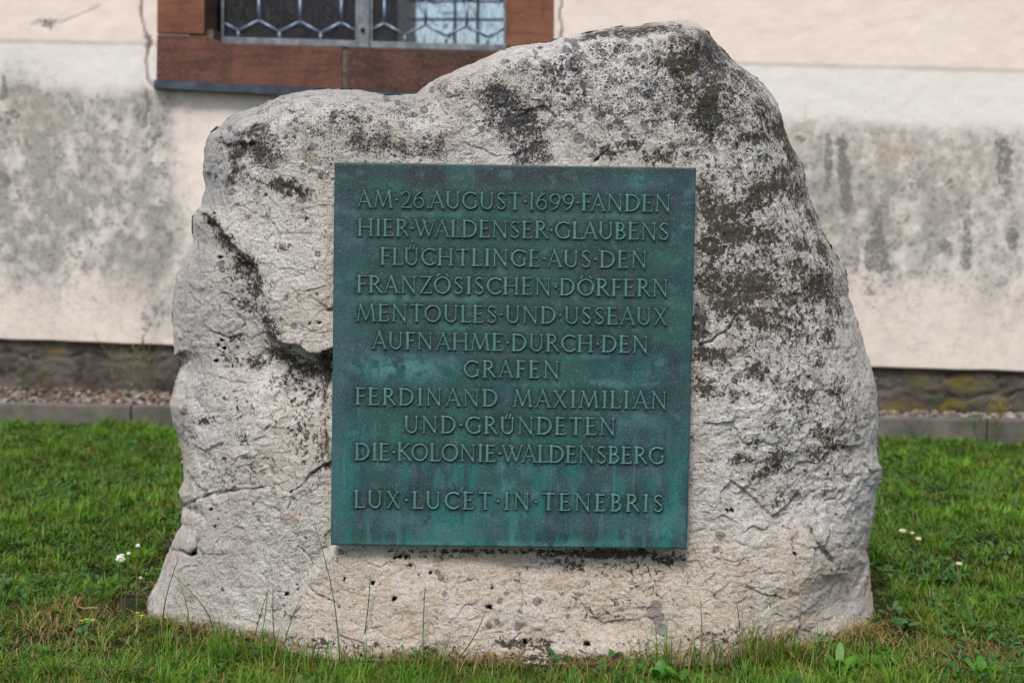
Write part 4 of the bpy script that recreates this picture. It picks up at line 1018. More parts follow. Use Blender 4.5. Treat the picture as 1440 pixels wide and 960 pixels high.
I = np.arange(GXX.size).reshape(GXX.shape)
obj('ground', mesh_np('ground', np.stack([GXX.ravel(), GYY.ravel(), ZG.ravel()], 1), np.stack([I[:-1, :-1], I[:-1, 1:], I[1:, 1:], I[1:, :-1]], -1).reshape(-1, 4), m.m), kind='structure')

# kerb
m = NT('kerb_concrete', .95, .2)
n1 = m.noise(8, 5, .6); n2 = m.noise(90, 5, .7)
c = m.mix(m.rng(n1, .3, .7), (.085, .078, .068), (.15, .14, .122)); c = m.mix(m.rng(n2, .55, .75, 0, .5), c, (.06, .06, .05))
c = m.mix(m.rng(m.noise(5, 4), .55, .7, 0, .5), c, (.06, .075, .04))
m.color(c); m.bump(n2, .6, .008)
b = MB()
def kz(x): return .072 - .0037 * x
for x0, x1 in ((-9, -3.4), (-3.395, -1.6), (-1.595, .2), (.205, 2.0), (2.005, 9)):
    A_ = [(x0, KY, -.1), (x1, KY, -.1), (x1, KY, kz(x1)), (x0, KY, kz(x0))]; B_ = [(x, KY + .06, z) for x, y, z in A_]
    b.prism([np.array(p) for p in A_], [np.array(p) for p in B_])
obj('kerb', b.mesh('kerb', m.m, False, .006), kind='structure')
# bed behind the kerb
b = MB()
b.add([(-9, KY + .055, kz(-9) - .035), (9, KY + .055, kz(9) - .035), (9, 6.7, kz(9) - .02), (-9, 7.3, kz(-9) - .0)], [(0, 1, 2, 3)])
m = NT('gravel_bed', .95); m.color(m.mix(m.rng(m.noise(60), .35, .65), (.05, .04, .03), (.16, .13, .10)))
obj('gravel_bed', b.mesh('gravel_bed', m.m), kind='structure')
# pebbles
def ico():
    t = (1 + 5 ** .5) / 2
    V_ = np.array([(-1, t, 0), (1, t, 0), (-1, -t, 0), (1, -t, 0), (0, -1, t), (0, 1, t), (0, -1, -t), (0, 1, -t), (t, 0, -1), (t, 0, 1), (-t, 0, -1), (-t, 0, 1)], float)
    V_ /= np.linalg.norm(V_, axis=1)[:, None]
    F_ = np.array([(0, 11, 5), (0, 5, 1), (0, 1, 7), (0, 7, 10), (0, 10, 11), (1, 5, 9), (5, 11, 4), (11, 10, 2), (10, 7, 6), (7, 1, 8), (3, 9, 4), (3, 4, 2), (3, 2, 6), (3, 6, 8), (3, 8, 9), (4, 9, 5), (2, 4, 11), (6, 2, 10), (8, 6, 7), (9, 8, 1)])
    return V_, F_
V0, F0 = ico()
NPB = 3600
pxs = rng.uniform(-2.9, 2.9, NPB); tq = rng.uniform(0, 1, NPB)
yw = WO[1] + WS * pxs - .01
pys = KY + .075 + tq * np.clip(yw - KY - .085, .02, 1)
szs = rng.uniform(.006, .016, NPB) * np.where(rng.random(NPB) < .06, 1.5, 1)
scl = rng.uniform(.7, 1.25, (NPB, 3)) * szs[:, None]; scl[:, 2] *= .7
vv = V0[None] * (1 + .2 * rng.normal(size=(NPB, 12, 1))) * scl[:, None]
an = rng.uniform(0, 6.28, NPB); ca, sa = np.cos(an)[:, None], np.sin(an)[:, None]
vx = vv[..., 0] * ca - vv[..., 1] * sa + pxs[:, None]; vy = vv[..., 0] * sa + vv[..., 1] * ca + pys[:, None]
vz = vv[..., 2] + (kz(pxs) - .022 + rng.uniform(0, .012, NPB) + .01 * tq)[:, None]
Vq = np.stack([vx, vy, vz], -1).reshape(-1, 3)
Fq = (F0[None] + 12 * np.arange(NPB)[:, None, None]).reshape(-1, 3)
m = NT('pebble', .8, .3)
r1 = m.attr('rnd')
ramp = m.t.nodes.new('ShaderNodeValToRGB'); m.t.links.new(r1, ramp.inputs[0]); e = ramp.color_ramp; e.interpolation = 'CONSTANT'
for i_, (p_, cc) in enumerate(((0, (.16, .14, .12)), (.2, (.34, .27, .19)), (.38, (.24, .14, .09)), (.52, (.42, .37, .31)), (.7, (.10, .10, .10)), (.8, (.55, .53, .50)), (.9, (.30, .29, .28)))):
    if i_ < 2: el = e.elements[i_]; el.position = p_
    else: el = e.elements.new(p_)
    el.color = (*cc, 1)
m.color(m.mix(1.0, m.mix(.35, ramp.outputs[0], m.mix(m.noise(80), (.06, .05, .035), (.22, .19, .15))), (.62, .60, .58), 'MULTIPLY'))
obj('gravel', mesh_np('gravel', Vq, Fq, m.m, True, dict(rnd=np.repeat(rng.random(NPB), 12))), kind='stuff', label='loose mixed pebbles in the strip between kerb and church wall', cat='gravel')

# ================================================================= GRASS
def blade_mesh(name, base, h, az, lean, wdt, dry, rnd, mat, seg=3, curl=None, faceaz=None):
    """base (n,3); returns mesh of curved tapering blades"""
    n = len(h); curl = np.full(n, 1.0) if curl is None else curl
    dirx, diry = np.cos(az), np.sin(az)
    fa = az + math.pi / 2 if faceaz is None else faceaz
    sx, sy = np.cos(fa), np.sin(fa)
    lv = []
    for i in range(seg + 1):
        t_ = i / seg
        ang = lean * (t_ ** curl)
        out = h * np.sin(lean * t_ ** .9 * .9) * t_; upz = h * t_ * np.cos(lean * t_ * .85)
        wd_ = wdt * (1 - t_ ** 2.2) * .5 if i < seg else 0
        c0 = base + np.stack([dirx * out, diry * out, upz], 1)
        if i < seg:
            lv.append(c0 - np.stack([sx * wd_, sy * wd_, 0 * sx], 1)); lv.append(c0 + np.stack([sx * wd_, sy * wd_, 0 * sx], 1))
        else: lv.append(c0)
    V_ = np.stack(lv, 1); k_ = 2 * seg + 1
    fs = []
    for i in range(seg - 1):
        a_ = 2 * i; fs += [(a_, a_ + 1, a_ + 3), (a_, a_ + 3, a_ + 2)]
    fs.append((2 * seg - 2, 2 * seg - 1, 2 * seg))
    F_ = (np.array(fs)[None] + k_ * np.arange(n)[:, None, None]).reshape(-1, 3)
    tv = np.tile(np.array([i // 2 / seg for i in range(k_)]), n)
    return mesh_np(name, V_.reshape(-1, 3), F_, mat, True, dict(dry=np.repeat(dry, k_), rnd=np.repeat(rnd, k_), tip=tv))
m = NT('grass_blade', .55, .35)
dr, rn, tp = m.attr('dry'), m.attr('rnd'), m.attr('tip')
c = m.mix(rn, (.012, .055, .003), (.115, .290, .009))
c = m.mix(m.rng(m.noise(2.2, 3), .45, .62, 0, .5), c, (.020, .085, .005))
c = m.mix(m.math('MULTIPLY', tp, .35), c, (.16, .31, .03))
c = m.mix(m.math('MULTIPLY', m.rng(m.noise(5.5, 4, .6), .48, .62), .35), c, (.15, .20, .015))
c = m.mix(m.rng(dr, .35, .65), c, m.mix(rn, (.20, .115, .025), (.36, .28, .12)))
m.color(c)
t = m.t
tr = t.nodes.new('ShaderNodeBsdfTranslucent'); t.links.new(c, tr.inputs[0])
ms_ = t.nodes.new('ShaderNodeMixShader'); ms_.inputs[0].default_value = .35
t.links.new(m.b.outputs[0], ms_.inputs[1]); t.links.new(tr.outputs[0], ms_.inputs[2]); t.links.new(ms_.outputs[0], t.nodes['Material Output'].inputs['Surface'])
GRASS = m.m
# footprint of the boulder at ground level
def in_rock(x, y, mg=0.0):
    fr = np.interp(x, [-.86, -.78, -.62, -.45, -.3, 0, .35, .6, .76, .84], [3.45, 3.38, 3.25, 3.17, 3.13, 3.095, 3.12, 3.2, 3.27, 3.36])
    return (x > -.86 + mg) & (x < .85 - mg) & (y > fr + mg) & (y < 3.85)
def front_dist(x, y):
    fr = np.interp(x, [-.86, -.78, -.62, -.45, -.3, 0, .35, .6, .76, .84], [3.45, 3.38, 3.25, 3.17, 3.13, 3.095, 3.12, 3.2, 3.27, 3.36])
    return np.where((x > -1.0) & (x < 1.0), np.maximum(fr - y, 0), np.hypot(np.abs(x) - .9, np.maximum(3.3 - y, 0)))
def lawn(ntuft, per, y0, y1, hmin, hmax, wmin, wmax, sig, dens_pow=1.0):
    ty = y0 + (y1 - y0) * rng.random(ntuft) ** dens_pow
    tx = rng.uniform(-1, 1, ntuft) * (ty * .40 + .12)
    tP = np.stack([tx, ty, np.zeros(ntuft)], 1)
    cl = fbm(tP, 8, 3); cl2 = fbm(tP + 40, 2.2, 3); dcl = fbm(tP + 90, 5, 3)
    fd = front_dist(tx, ty)
    thin = sstep(.20, .03, fd) * (np.abs(tx) < 1.0)
    pL = np.exp(-(((tx + .98) / .20) ** 2 + ((ty - 3.22) / .16) ** 2)); pR = np.exp(-(((tx - 1.05) / .22) ** 2 + ((ty - 3.15) / .10) ** 2))
    bare = np.clip(thin * .8 + .6 * pL + .3 * pR, 0, 1)
    drp = np.clip(.09 + .30 * bare + .9 * np.clip(dcl - .12, 0, 1) * (1 + 2 * sstep(3.6, 3.0, ty)) + .10 * sstep(3.3, 2.9, ty), 0, .8)
    k_ = (rng.random(ntuft) > bare * .75) & (cl > -.42)
    tx, ty, cl, cl2, drp, bare = tx[k_], ty[k_], cl[k_], cl2[k_], drp[k_], bare[k_]
    nt_ = len(tx); th_ = rng.uniform(hmin, hmax, nt_) * (1 + .9 * cl + .5 * cl2) * (1 - .5 * bare) * np.where(rng.random(nt_) < .07, 1.5, 1); tc_ = np.clip(.42 + .8 * cl2 + .7 * cl + rng.normal(0, .2, nt_), 0, 1)
    tl_ = rng.uniform(.6, 1.25, nt_); taz = rng.uniform(0, 6.283, nt_)
    cnt = np.maximum(3, rng.poisson(per, nt_)); i = np.repeat(np.arange(nt_), cnt); n = len(i)
    az = np.where(rng.random(n) < .35, taz[i] + rng.normal(0, .5, n), rng.uniform(0, 6.283, n))
    rr_ = np.abs(rng.normal(0, sig, n))
    x = tx[i] + np.cos(az) * rr_; y = ty[i] + np.sin(az) * rr_
    keep = ~in_rock(x, y, .005) & (y < 5.895); i, az, x, y = i[keep], az[keep], x[keep], y[keep]; n = len(i)
    h = np.clip(th_[i] * rng.uniform(.45, 1.15, n) * (1 + .5 * sstep(3.02, 2.88, y)), .006, .11)
    lean = np.clip(np.abs(rng.normal(.2, .35, n)) + tl_[i] * rng.uniform(.25, 1.15, n), 0, 1.7)
    dry = np.where(rng.random(n) < drp[i], rng.uniform(.45, 1, n), 0.0)
    lean = np.clip(lean + .4 * (dry > .3), 0, 1.8)
    base = np.stack([x, y, gz(x, y) - .003], 1)
    rnd = np.clip(tc_[i] + rng.normal(0, .16, n), 0, 1)
    return base, h, az, lean, rng.uniform(wmin, wmax, n) * np.where(rng.random(n) < .06, 1.7, 1), dry, rnd
B = lawn(8200, 13, 2.72, 3.75, .022, .048, .0016, .0032, .009)
obj('lawn_grass', blade_mesh('lawn_grass', *B, GRASS, seg=3), kind='stuff', label='short green grass in front of the boulder with dry blades at its foot', cat='grass')
B = lawn(17500, 14, 3.7, 5.9, .022, .050, .0026, .0050, .011, .9)
obj('lawn_grass', blade_mesh('lawn_grass', *B, GRASS, seg=2), kind='stuff', label='deep green lawn grass between the boulder and the kerb', cat='grass')
# straw lying at the stone's foot
n = 5200
x = rng.uniform(-.9, .9, n); fr = np.interp(x, [-.86, -.78, -.62, -.45, -.3, 0, .35, .6, .76, .84], [3.45, 3.38, 3.25, 3.17, 3.13, 3.095, 3.12, 3.2, 3.27, 3.36])
y = fr - np.abs(rng.normal(.02, .05, n))
side_ = rng.random(n); l_ = side_ < .13; r_m = side_ > .80
x = np.where(l_, rng.normal(-1.0, .13, n), np.where(r_m, rng.normal(1.02, .20, n), x)); y = np.where(l_, rng.normal(3.22, .10, n), np.where(r_m, rng.normal(3.16, .10, n), y))
k_ = (~in_rock(x, y, .0)) & (fbm(np.stack([x, y, x * 0], 1) + 33, 9, 2) > -.12); x = x[k_]; y = y[k_]; n = len(x)
obj('dry_straw', blade_mesh('dry_straw', np.stack([x, y, gz(x, y) + .004], 1), rng.uniform(.02, .06, n), rng.uniform(0, 6.28, n), rng.uniform(1.1, 1.6, n), rng.uniform(.0012, .0024, n), rng.uniform(.5, 1, n), rng.random(n), GRASS), kind='stuff', label='dry yellow straw lying on bare soil along the foot of the boulder', cat='straw')
# small broad leaves of lawn weeds
def leaf_mesh(P_, L, W, az, tilt, rnd, mat, name='leaf', fold=.25):
    n = len(L); prof = [(0, .12), (.3, .85), (.6, 1.0), (.85, .6), (1.0, 0)]
    ca, sa, ct_, st_ = np.cos(az), np.sin(az), np.cos(tilt), np.sin(tilt)
    lv = []
    for t_, wf in prof:
        z = st_ * L * t_ - .35 * L * t_ * t_ * st_; r_ = ct_ * L * t_
        cx, cy = ca * r_, sa * r_
        if wf > 0:
            for s_ in (-1, 0, 1):
                lv.append(np.stack([P_[:, 0] + cx - s_ * sa * W * wf * .5, P_[:, 1] + cy + s_ * ca * W * wf * .5, P_[:, 2] + z + abs(s_) * fold * W * wf * .5], 1))
        else: lv.append(np.stack([P_[:, 0] + cx, P_[:, 1] + cy, P_[:, 2] + z], 1))
    V_ = np.stack(lv, 1); fs = []
    for i in range(3):
        a_ = 3 * i; fs += [(a_, a_ + 1, a_ + 4), (a_, a_ + 4, a_ + 3), (a_ + 1, a_ + 2, a_ + 5), (a_ + 1, a_ + 5, a_ + 4)]
    fs += [(9, 10, 12), (10, 11, 12)]
    F_ = (np.array(fs)[None] + 13 * np.arange(n)[:, None, None]).reshape(-1, 3)
    return mesh_np(name, V_.reshape(-1, 3), F_, mat, True, dict(rnd=np.repeat(rnd, 13)))
def leafmat(name, c0, c1):
    m = NT(name, .5, .4); c = m.mix(m.attr('rnd'), c0, c1); c = m.mix(m.rng(m.noise(120, 3), .4, .7, 0, .4), c, tuple(x * .6 for x in c0)); m.color(c)
    t = m.t; tr = t.nodes.new('ShaderNodeBsdfTranslucent'); t.links.new(c, tr.inputs[0])
    q_ = t.nodes.new('ShaderNodeMixShader'); q_.inputs[0].default_value = .3
    t.links.new(m.b.outputs[0], q_.inputs[1]); t.links.new(tr.outputs[0], q_.inputs[2]); t.links.new(q_.outputs[0], t.nodes['Material Output'].inputs['Surface'])
    return m.m
WEED = leafmat('weed_leaf', (.018, .075, .014), (.075, .19, .045))
BROAD = leafmat('broad_leaf', (.04, .15, .010), (.10, .27, .022))
n = 17000
y = 2.8 + 3.05 * rng.random(n); x = rng.uniform(-1, 1, n) * (y * .4 + .1)
P_ = np.stack([x, y, np.zeros(n)], 1); k_ = (~in_rock(x, y, .0)) & (fbm(P_ + 70, 3.2, 3) > .08); x, y = x[k_], y[k_]; n = len(x)
obj('weed_ground_cover', leaf_mesh(np.stack([x, y, gz(x, y) + rng.uniform(.005, .03, n)], 1), rng.uniform(.01, .034, n), rng.uniform(.006, .017, n), rng.uniform(0, 6.28, n), rng.uniform(.1, .9, n), rng.random(n), WEED, 'weed_ground_cover'), kind='stuff', label='small dark green weed leaves scattered through the lawn', cat='ground cover')

# ---- single tall stalks in front of the stone
STALKM = GRASS
def gp(px, py):      # ground point under a pixel
    p = on_ground(float(px), float(py)); p[2] = gz(np.array([p[0]]), np.array([p[1]]))[0]; return p
def front_of_stone(p, gap=.012):
    p[1] = min(p[1], float(np.interp(p[0], [-.86, -.78, -.62, -.45, -.3, 0, .35, .6, .76, .84], [3.42, 3.36, 3.22, 3.14, 3.10, 3.07, 3.09, 3.17, 3.24, 3.33])) - gap); return p
def stalk(bpx, bpy_, tpx, tpy, head, label, bend=0, w0=.0036, dry=0.15):
    p0 = front_of_stone(gp(bpx, bpy_ + 12), .02); p1 = at_y(float(tpx), float(tpy), p0[1] - random.uniform(.0, .02))
    root = empty('grass_stalk', tuple(p0), label=label, cat='grass stalk', group='tall grass stalks in front of the boulder')
    n_ = 9; pts = []
    side = np.array([1.0, 0, 0])
    for i in range(n_):
        t_ = i / (n_ - 1); pts.append(p0 + (p1 - p0) * t_ + side * bend * math.sin(math.pi * t_) - p0)
    b = MB(); b.tube(pts, [w0 * .5 * (1 - .6 * i / (n_ - 1)) for i in range(n_)], 5)
    me = b.mesh('stem', STALKM, True); setattrs(me, dry, random.random())
    obj('stem', me, root)
    if head:
        k = 22; P_ = []; L = []; az = []; ti = []
        for i in range(k):
            t_ = 1 - head * (i / k); j = t_ * (n_ - 1); a_ = int(min(j, n_ - 2)); q_ = pts[a_] + (pts[a_ + 1] - pts[a_]) * (j - a_)
            P_.append(q_); L.append(random.uniform(.006, .012)); az.append(0 if i % 2 else math.pi); ti.append(random.uniform(1.0, 1.35))
        me = leaf_mesh(np.array(P_), np.array(L), np.full(k, .0022), np.array(az) + rng.normal(0, .4, k), np.array(ti), rng.random(k), WEED2, 'seed_head')
        obj('seed_head', me, root)
    return root
def setattrs(me, dry, rnd):
    for nme, v_ in (('dry', dry), ('rnd', rnd), ('tip', .3)):
        a_ = me.attributes.new(nme, 'FLOAT', 'POINT'); a_.data.foreach_set('value', np.full(len(me.vertices), v_, np.float32))
WEED2 = leafmat('seed_husk', (.06, .12, .03), (.14, .20, .07))
stalk(478, 905, 443, 738, .35, 'tallest thin grass stalk, rising left of the plaque with a narrow seed head', bend=.012)
stalk(508, 893, 521, 808, .45, 'grass stalk with a seed head below the left end of the plaque', bend=.004)
stalk(596, 900, 598, 823, .6, 'upright green grass stalk with a dense narrow head below the plaque', bend=-.002)
stalk(632, 915, 683, 858, 0, 'bare grass stalk slanting right below the plaque centre', bend=.01)
stalk(228, 880, 251, 785, 0, 'thin upright blade stalk at the left foot of the boulder', bend=-.012)
stalk(300, 895, 244, 808, 0, 'long arching stalk at the left foot of the boulder, bowed to the left', bend=.035)
stalk(268, 888, 252, 815, 0, 'short thin stalk left of the arching stalks', bend=.008)
stalk(350, 910, 376, 832, 0, 'thin stalk leaning right among the left tufts', bend=-.004)
stalk(357, 905, 377, 820, 0, 'straight stalk leaning over the pale lower block', bend=.006)
stalk(390, 905, 384, 826, 0, 'upright blade stalk left of the warm stone slab', bend=-.004)
stalk(395, 908, 425, 836, 0, 'long stalk crossing towards the warm stone slab', bend=-.008)
stalk(1038, 890, 1036, 845, 0, 'short upright stalk at the right foot of the boulder', bend=.003)
stalk(1092, 888, 1076, 828, 0, 'slim stalk leaning left near the right foot of the boulder', bend=.006)
stalk(980, 885, 984, 835, 0, 'slim reddish stalk right below the plaque corner', bend=.003, dry=.6)
stalk(1345, 870, 1365, 690, .25, 'tall pale stalk in the grass at the right', bend=.01)
# ---- tufts along the foot of the stone
def tuft(px, py, n_, hh, spread, label, dryp=.15, wide=.0026, seg=4):
    p0 = front_of_stone(gp(px, py + 14), random.uniform(.01, .035))
    n_ = int(n_ * 1.7); az = rng.uniform(0, 6.283, n_); lean = np.abs(rng.normal(.65, .45, n_))
    base = np.stack([rng.normal(0, spread, n_), rng.normal(0, spread * .4, n_) , np.full(n_, -.004)], 1)
    me = blade_mesh('grass_tuft', base, 1.25 * hh * rng.uniform(.45, 1.1, n_), az, lean, rng.uniform(.6, 1.2, n_) * wide, (rng.random(n_) < dryp) * .8, rng.random(n_), GRASS, seg=seg)
    o = obj('grass_tuft', me, label=label, cat='grass tuft', group='grass tufts along the foot of the boulder'); o.location = tuple(p0)
TUF = [(1075, 905, 34, .11, .03, 'tallest drooping tuft at the right part of the base'), (945, 915, 26, .10, .03, 'tall tuft between the dark stain and the reddish tuft'), (410, 922, 26, .10, .03, 'tall tuft at the foot of the warm slab'), (320, 905, 26, .10, .04, 'tall arching tuft under the pale block'), (232, 885, 16, .085, .02, 'green tuft at the far left foot of the boulder'), (300, 900, 26, .09, .04, 'tall loose tuft under the pale lower left block'), (352, 908, 26, .075, .03, 'loose tuft between the left block and the warm slab'), (393, 912, 24, .095, .02, 'upright tuft at the joint of the pale block and the warm slab'),
       (455, 915, 20, .07, .03, 'short tuft below the left plaque corner'), (500, 912, 22, .07, .03, 'tuft around the stalk below the left plaque corner'), (560, 925, 26, .065, .04, 'low tuft left of the upright seed stalk'), (600, 922, 28, .08, .03, 'tuft around the upright seed stalk'),
       (650, 930, 26, .065, .04, 'low tuft below the plaque centre'), (700, 936, 24, .06, .04, 'thin tuft in front of the hollow at the base'), (770, 938, 26, .07, .04, 'tuft right of the hollow at the base'), (850, 930, 28, .065, .04, 'low wide tuft below the right half of the plaque'),
       (905, 922, 22, .07, .03, 'tuft beside the dark stain on the stone'), (930, 905, 30, .085, .03, 'dense tuft right of the dark stain'), (975, 900, 40, .09, .03, 'reddish dry tuft below the right plaque corner'), (1010, 905, 26, .07, .03, 'mixed tuft right of the reddish tuft'),
       (1060, 903, 46, .09, .04, 'large drooping tuft at the right part of the base'), (1095, 900, 44, .085, .035, 'large green tuft leaning on the right part of the base'), (1125, 905, 30, .075, .03, 'yellowish tuft near the right foot'), (1170, 898, 30, .07, .03, 'green tuft at the shaded right foot'), (1215, 900, 26, .06, .03, 'low tuft at the right corner of the boulder')]
for a_ in TUF:
    tuft(*a_, dryp=.45 if 'reddish' in a_[5] or 'yellow' in a_[5] or 'droop' in a_[5] else .2)
# ---- broad-leaved plants in the foreground
def rosette(px, py, n_, L, W, label, tilt=(.6, 1.2), mat=None):
    p0 = gp(px, py - (16 if py > 900 else 0)); k_up = 1.05 if py > 900 else 1.0; L *= k_up; W *= k_up
    me = leaf_mesh(np.zeros((n_, 3)) + np.array([0, 0, .002]), rng.uniform(.6, 1.1, n_) * L, rng.uniform(.7, 1.1, n_) * W, np.arange(n_) * 2.4 + rng.normal(0, .3, n_), rng.uniform(*tilt, n_), rng.random(n_), mat or BROAD, 'leaves')
    root = empty('broadleaf_plant', tuple(p0), label=label, cat='weed', group='broad leaved weeds in the lawn')
    import itertools
    # every leaf its own part
    V_ = np.array([v.co[:] for v in me.vertices]).reshape(n_, 13, 3)
    fs = np.array([list(p.vertices) for p in list(me.polygons)[:14]])
    for i in range(n_):
        lm = mesh_np('leaf', V_[i], fs, mat or BROAD, True, dict(rnd=np.full(13, random.random())))
        obj('leaf', lm, root)
    bpy.data.meshes.remove(me)
rosette(925, 958, 9, .075, .022, 'light green clump of upright broad leaves below the right end of the plaque')
rosette(960, 962, 8, .07, .022, 'light green clump of broad leaves right of a similar one at the bottom edge')
rosette(905, 975, 7, .06, .02, 'low clump of broad leaves cut by the bottom edge')
rosette(1180, 955, 9, .095, .018, 'spreading bright green plant with long leaves at the bottom right')
rosette(1225, 950, 7, .085, .016, 'long leaved plant leaning right at the bottom right')
rosette(1110, 975, 6, .06, .022, 'small dark leaved plant at the bottom edge right of centre', mat=WEED)
rosette(1385, 960, 9, .07, .022, 'leafy plant at the right bottom corner')
rosette(1430, 950, 7, .06, .020, 'leafy plant touching the right bottom corner edge')
rosette(975, 968, 7, .05, .02, 'small bright plant at the bottom edge between the larger clumps')
rosette(133, 808, 5, .045, .028, 'small round leaved weed left of the dandelions', mat=WEED)
rosette(128, 905, 6, .03, .02, 'low round leaved weed in front of the dandelions', mat=WEED)
rosette(1285, 790, 8, .07, .02, 'grey green leafy weed in the lawn right of the boulder', mat=WEED)
rosette(1330, 812, 8, .05, .02, 'small leafy weed further right in the lawn', mat=WEED)
rosette(1270, 872, 8, .05, .022, 'dark leafy weed near the right foot of the boulder', mat=WEED)
rosette(235, 888, 8, .045, .016, 'dark green leafy weed at the left foot of the boulder', mat=WEED)
rosette(1255, 940, 7, .055, .016, 'narrow leaved weed at the right of the bottom edge')
rosette(60, 925, 7, .05, .012, 'narrow leaved weed near the left bottom corner')

# ---- flowers
m = NT('seed_fluff', .9, .1); m.color((.60, .60, .55)); FLUFF = m.m
m = NT('dandelion_stem', .6); m.color(m.mix(m.rng(m.noise(30, 2), .4, .6), (.07, .10, .025), (.15, .10, .045))); DST = m.m
m = NT('pink_stem', .6); m.color((.24, .12, .09)); PST = m.m
m = NT('cream_petal', .7); m.color((.50, .48, .30)); CREAM = m.m
def flower(name, bpx, bpy_, tpx, tpy, r_, label, mat, cat, bend=0, fl=1.0, depth=0):
    p0 = gp(bpx, bpy_); p1 = at_y(float(tpx), float(tpy), p0[1] + depth) - p0
    root = empty(name, tuple(p0), label=label, cat=cat)
    b = MB(); n_ = 8
    b.tube([p1 * (i / (n_ - 1)) + np.array([bend * math.sin(math.pi * i / (n_ - 1)), 0, 0]) for i in range(n_)], .0013, 6)
    obj('stem', b.mesh('stem', DST, True), root)
    b = MB(); k = 60
    for i in range(k):                       # small pointed petals or seed parachutes all round a ball
        zc_ = 1 - 2 * (i + .5) / k; ph = i * 2.399; q_ = math.sqrt(1 - zc_ * zc_)
        d_ = np.array([q_ * math.cos(ph), q_ * math.sin(ph), zc_ * fl])
        if zc_ < -.6: continue
        s1 = np.cross(d_, [0, 0, 1.0]); s1 /= np.linalg.norm(s1) + 1e-9; s2 = np.cross(d_, s1)
        rr_ = r_ * random.uniform(.5, 1.15); ww = r_ * .28
        b.add([p1 + d_ * rr_ * .2, p1 + d_ * rr_ + s1 * ww, p1 + d_ * rr_ * 1.02 + s2 * ww, p1 + d_ * rr_ - s1 * ww, p1 + d_ * rr_ * .98 - s2 * ww], [(0, 1, 2), (0, 2, 3), (0, 3, 4), (0, 4, 1), (1, 2, 3, 4)])
    obj('seed_ball' if mat is FLUFF else 'flower_head', b.mesh('head', mat, False), root)
flower('dandelion', 170, 860, 169, 785, .0115, 'dandelion with a fluffy half blown white seed head left of the boulder', FLUFF, 'dandelion', .002)
flower('dandelion', 172, 858, 181, 778, .005, 'small white seed head just behind the fluffy dandelion', FLUFF, 'dandelion', .002)
flower('dandelion', 192, 862, 194, 767, .005, 'tall dandelion stem with a small closed white tip', FLUFF, 'dandelion', -.002)
flower('dandelion', 190, 858, 198, 812, .0035, 'short stem with a tiny white bud close to the boulder', FLUFF, 'dandelion', 0)
flower('cream_flower', 1283, 800, 1269, 746, .0095, 'cream flower furthest left in the right lawn', CREAM, 'flower', .004, .5)
flower('cream_flower', 1293, 800, 1283, 749, .006, 'small cream flower between two larger ones', CREAM, 'flower', .002, .5)
flower('cream_flower', 1300, 805, 1292, 757, .008, 'cream flower in the middle of the right lawn group', CREAM, 'flower', .002, .5)
flower('cream_flower', 1345, 835, 1349, 792, .008, 'cream flower standing apart at the right', CREAM, 'flower', .002, .5)
b = MB(); q_ = [gp(106, 870) * 0 + at_y(x_, y_, gp(120, 868)[1]) for x_, y_ in ((107, 838), (105, 846), (109, 852), (118, 855), (130, 854), (140, 855))]
b.tube(q_, .0022, 6); obj('curved_stem', b.mesh('curved_stem', PST, True), label='pinkish bent bare stem lying in the grass left of the dandelions', cat='stem')
# tiny yellow flowers in front of the dandelions
m = NT('yellow_petal', .7); m.color((.55, .42, .03)); YEL = m.m
for i_, (x_, y_) in enumerate(((115, 873), (122, 871), (131, 872), (199, 866), (193, 862))):
    b = MB(); p = at_y(float(x_), float(y_), gp(x_, y_ + 12)[1])
    for k in range(6):
        a_ = k * 1.047; d_ = np.array([math.cos(a_), math.sin(a_) * .6, .5]) * .0045; e_2 = np.array([-math.sin(a_), math.cos(a_), 0]) * .0018
        b.add([p, p + d_ + e_2, p + d_ * 1.25, p + d_ - e_2], [(0, 1, 2, 3)])
    g0_ = gp(x_, y_ + 12)
    b.tube([p - np.array([0, 0, .006]), p], .0006, 4)
    obj('yellow_flower', b.mesh('yellow_flower', YEL), label=['leftmost tiny yellow flower of the low group', 'middle tiny yellow flower of the low group', 'right tiny yellow flower of the low group', 'tiny yellow flower touching the left foot of the boulder', 'tiny yellow flower just left of the boulder foot'][i_], cat='flower', group='tiny yellow flowers')

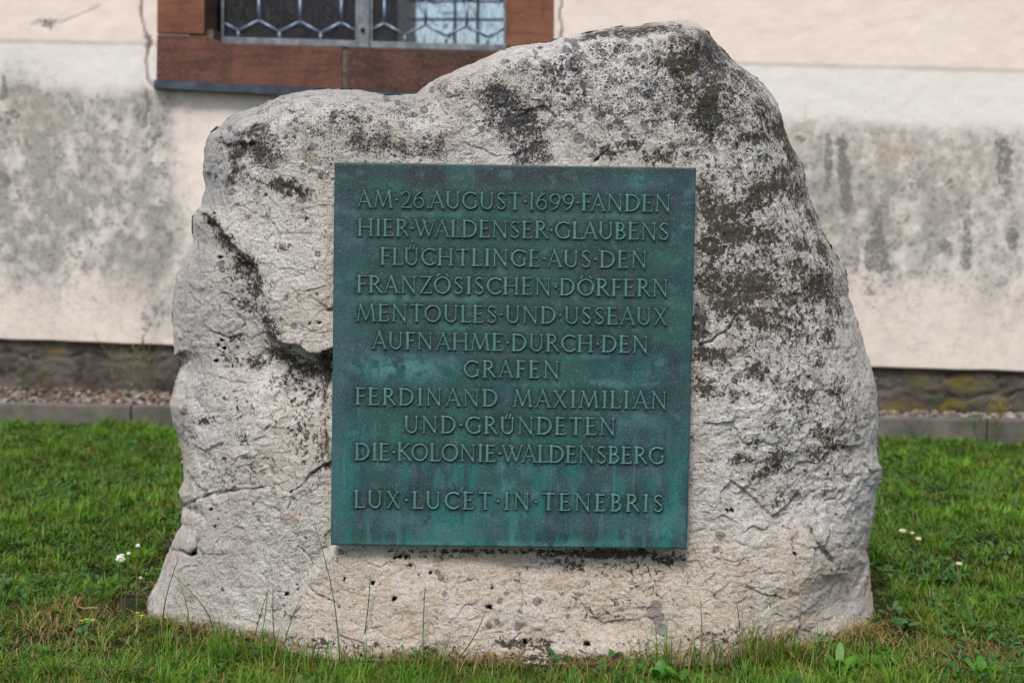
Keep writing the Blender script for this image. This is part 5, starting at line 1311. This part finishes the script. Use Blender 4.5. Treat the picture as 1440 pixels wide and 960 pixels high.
# ---- spindly weeds against the plinth and the kerb
WALLW = leafmat('wall_weed', (.10, .11, .03), (.22, .22, .07))
def spindly(px, py, hpx, label, n_=18, mat=WALLW, off=.06, group=None):
    p0 = wall(float(px), float(py), off); hm = hpx / 318
    b = MB(); P_ = []; top = np.array([random.uniform(-.03, .03), 0, hm]); pts = [top * t_ + np.array([.012 * math.sin(5 * t_ + px), 0, 0]) for t_ in np.linspace(0, 1, 8)]
    b.tube(pts, .0022, 5)
    for k in range(6):
        q_ = pts[2 + k % 6]; e2 = q_ + np.array([random.uniform(-.06, .06), random.uniform(-.02, .02), random.uniform(.02, .07)]); b.tube([q_, e2], .0015, 4); P_.append(e2)
    root = empty('wall_weed', tuple(p0), label=label, cat='weed', group=group)
    me = b.mesh('stem', mat, True); a_ = me.attributes.new('rnd', 'FLOAT', 'POINT'); a_.data.foreach_set('value', np.full(len(me.vertices), .6, np.float32)); obj('stem', me, root)
    idx = rng.integers(0, 8, n_ - 6); pp = np.array(P_ + [pts[i] + rng.normal(0, .008, 3) for i in idx])
    obj('foliage', leaf_mesh(pp, rng.uniform(.012, .03, n_), rng.uniform(.004, .009, n_), rng.uniform(0, 6.28, n_), rng.uniform(-.2, 1, n_), rng.random(n_), mat, 'foliage'), root)
g_ = 'spindly weeds against the plinth'
spindly(163, 552, 60, 'pale spindly weed in the gravel, leftmost of the tall ones', group=g_); spindly(185, 552, 62, 'tall yellowish weed in front of the plinth', group=g_, n_=26)
spindly(200, 550, 75, 'tallest yellowish weed reaching the plaster edge', group=g_, n_=30); spindly(214, 552, 50, 'thin weed right of the tallest one', group=g_)
spindly(40, 556, 24, 'small low weed in the gravel at the far left', group=g_, mat=WEED); spindly(60, 545, 22, 'tiny weed growing at the plinth foot on the left', group=g_)
spindly(1310, 592, 34, 'small green weed behind the kerb right of the boulder', mat=WEED, off=.2, group='weeds by the right kerb'); spindly(1372, 618, 30, 'leafy sprig in front of the right kerb', mat=WEED, off=.42, group='weeds by the right kerb'); spindly(1405, 600, 26, 'little reddish sprig on the right kerb', off=.3, group='weeds by the right kerb')
spindly(1288, 622, 18, 'dark low weed at the foot of the kerb beside the boulder', mat=WEED, off=.42, group='weeds by the right kerb')
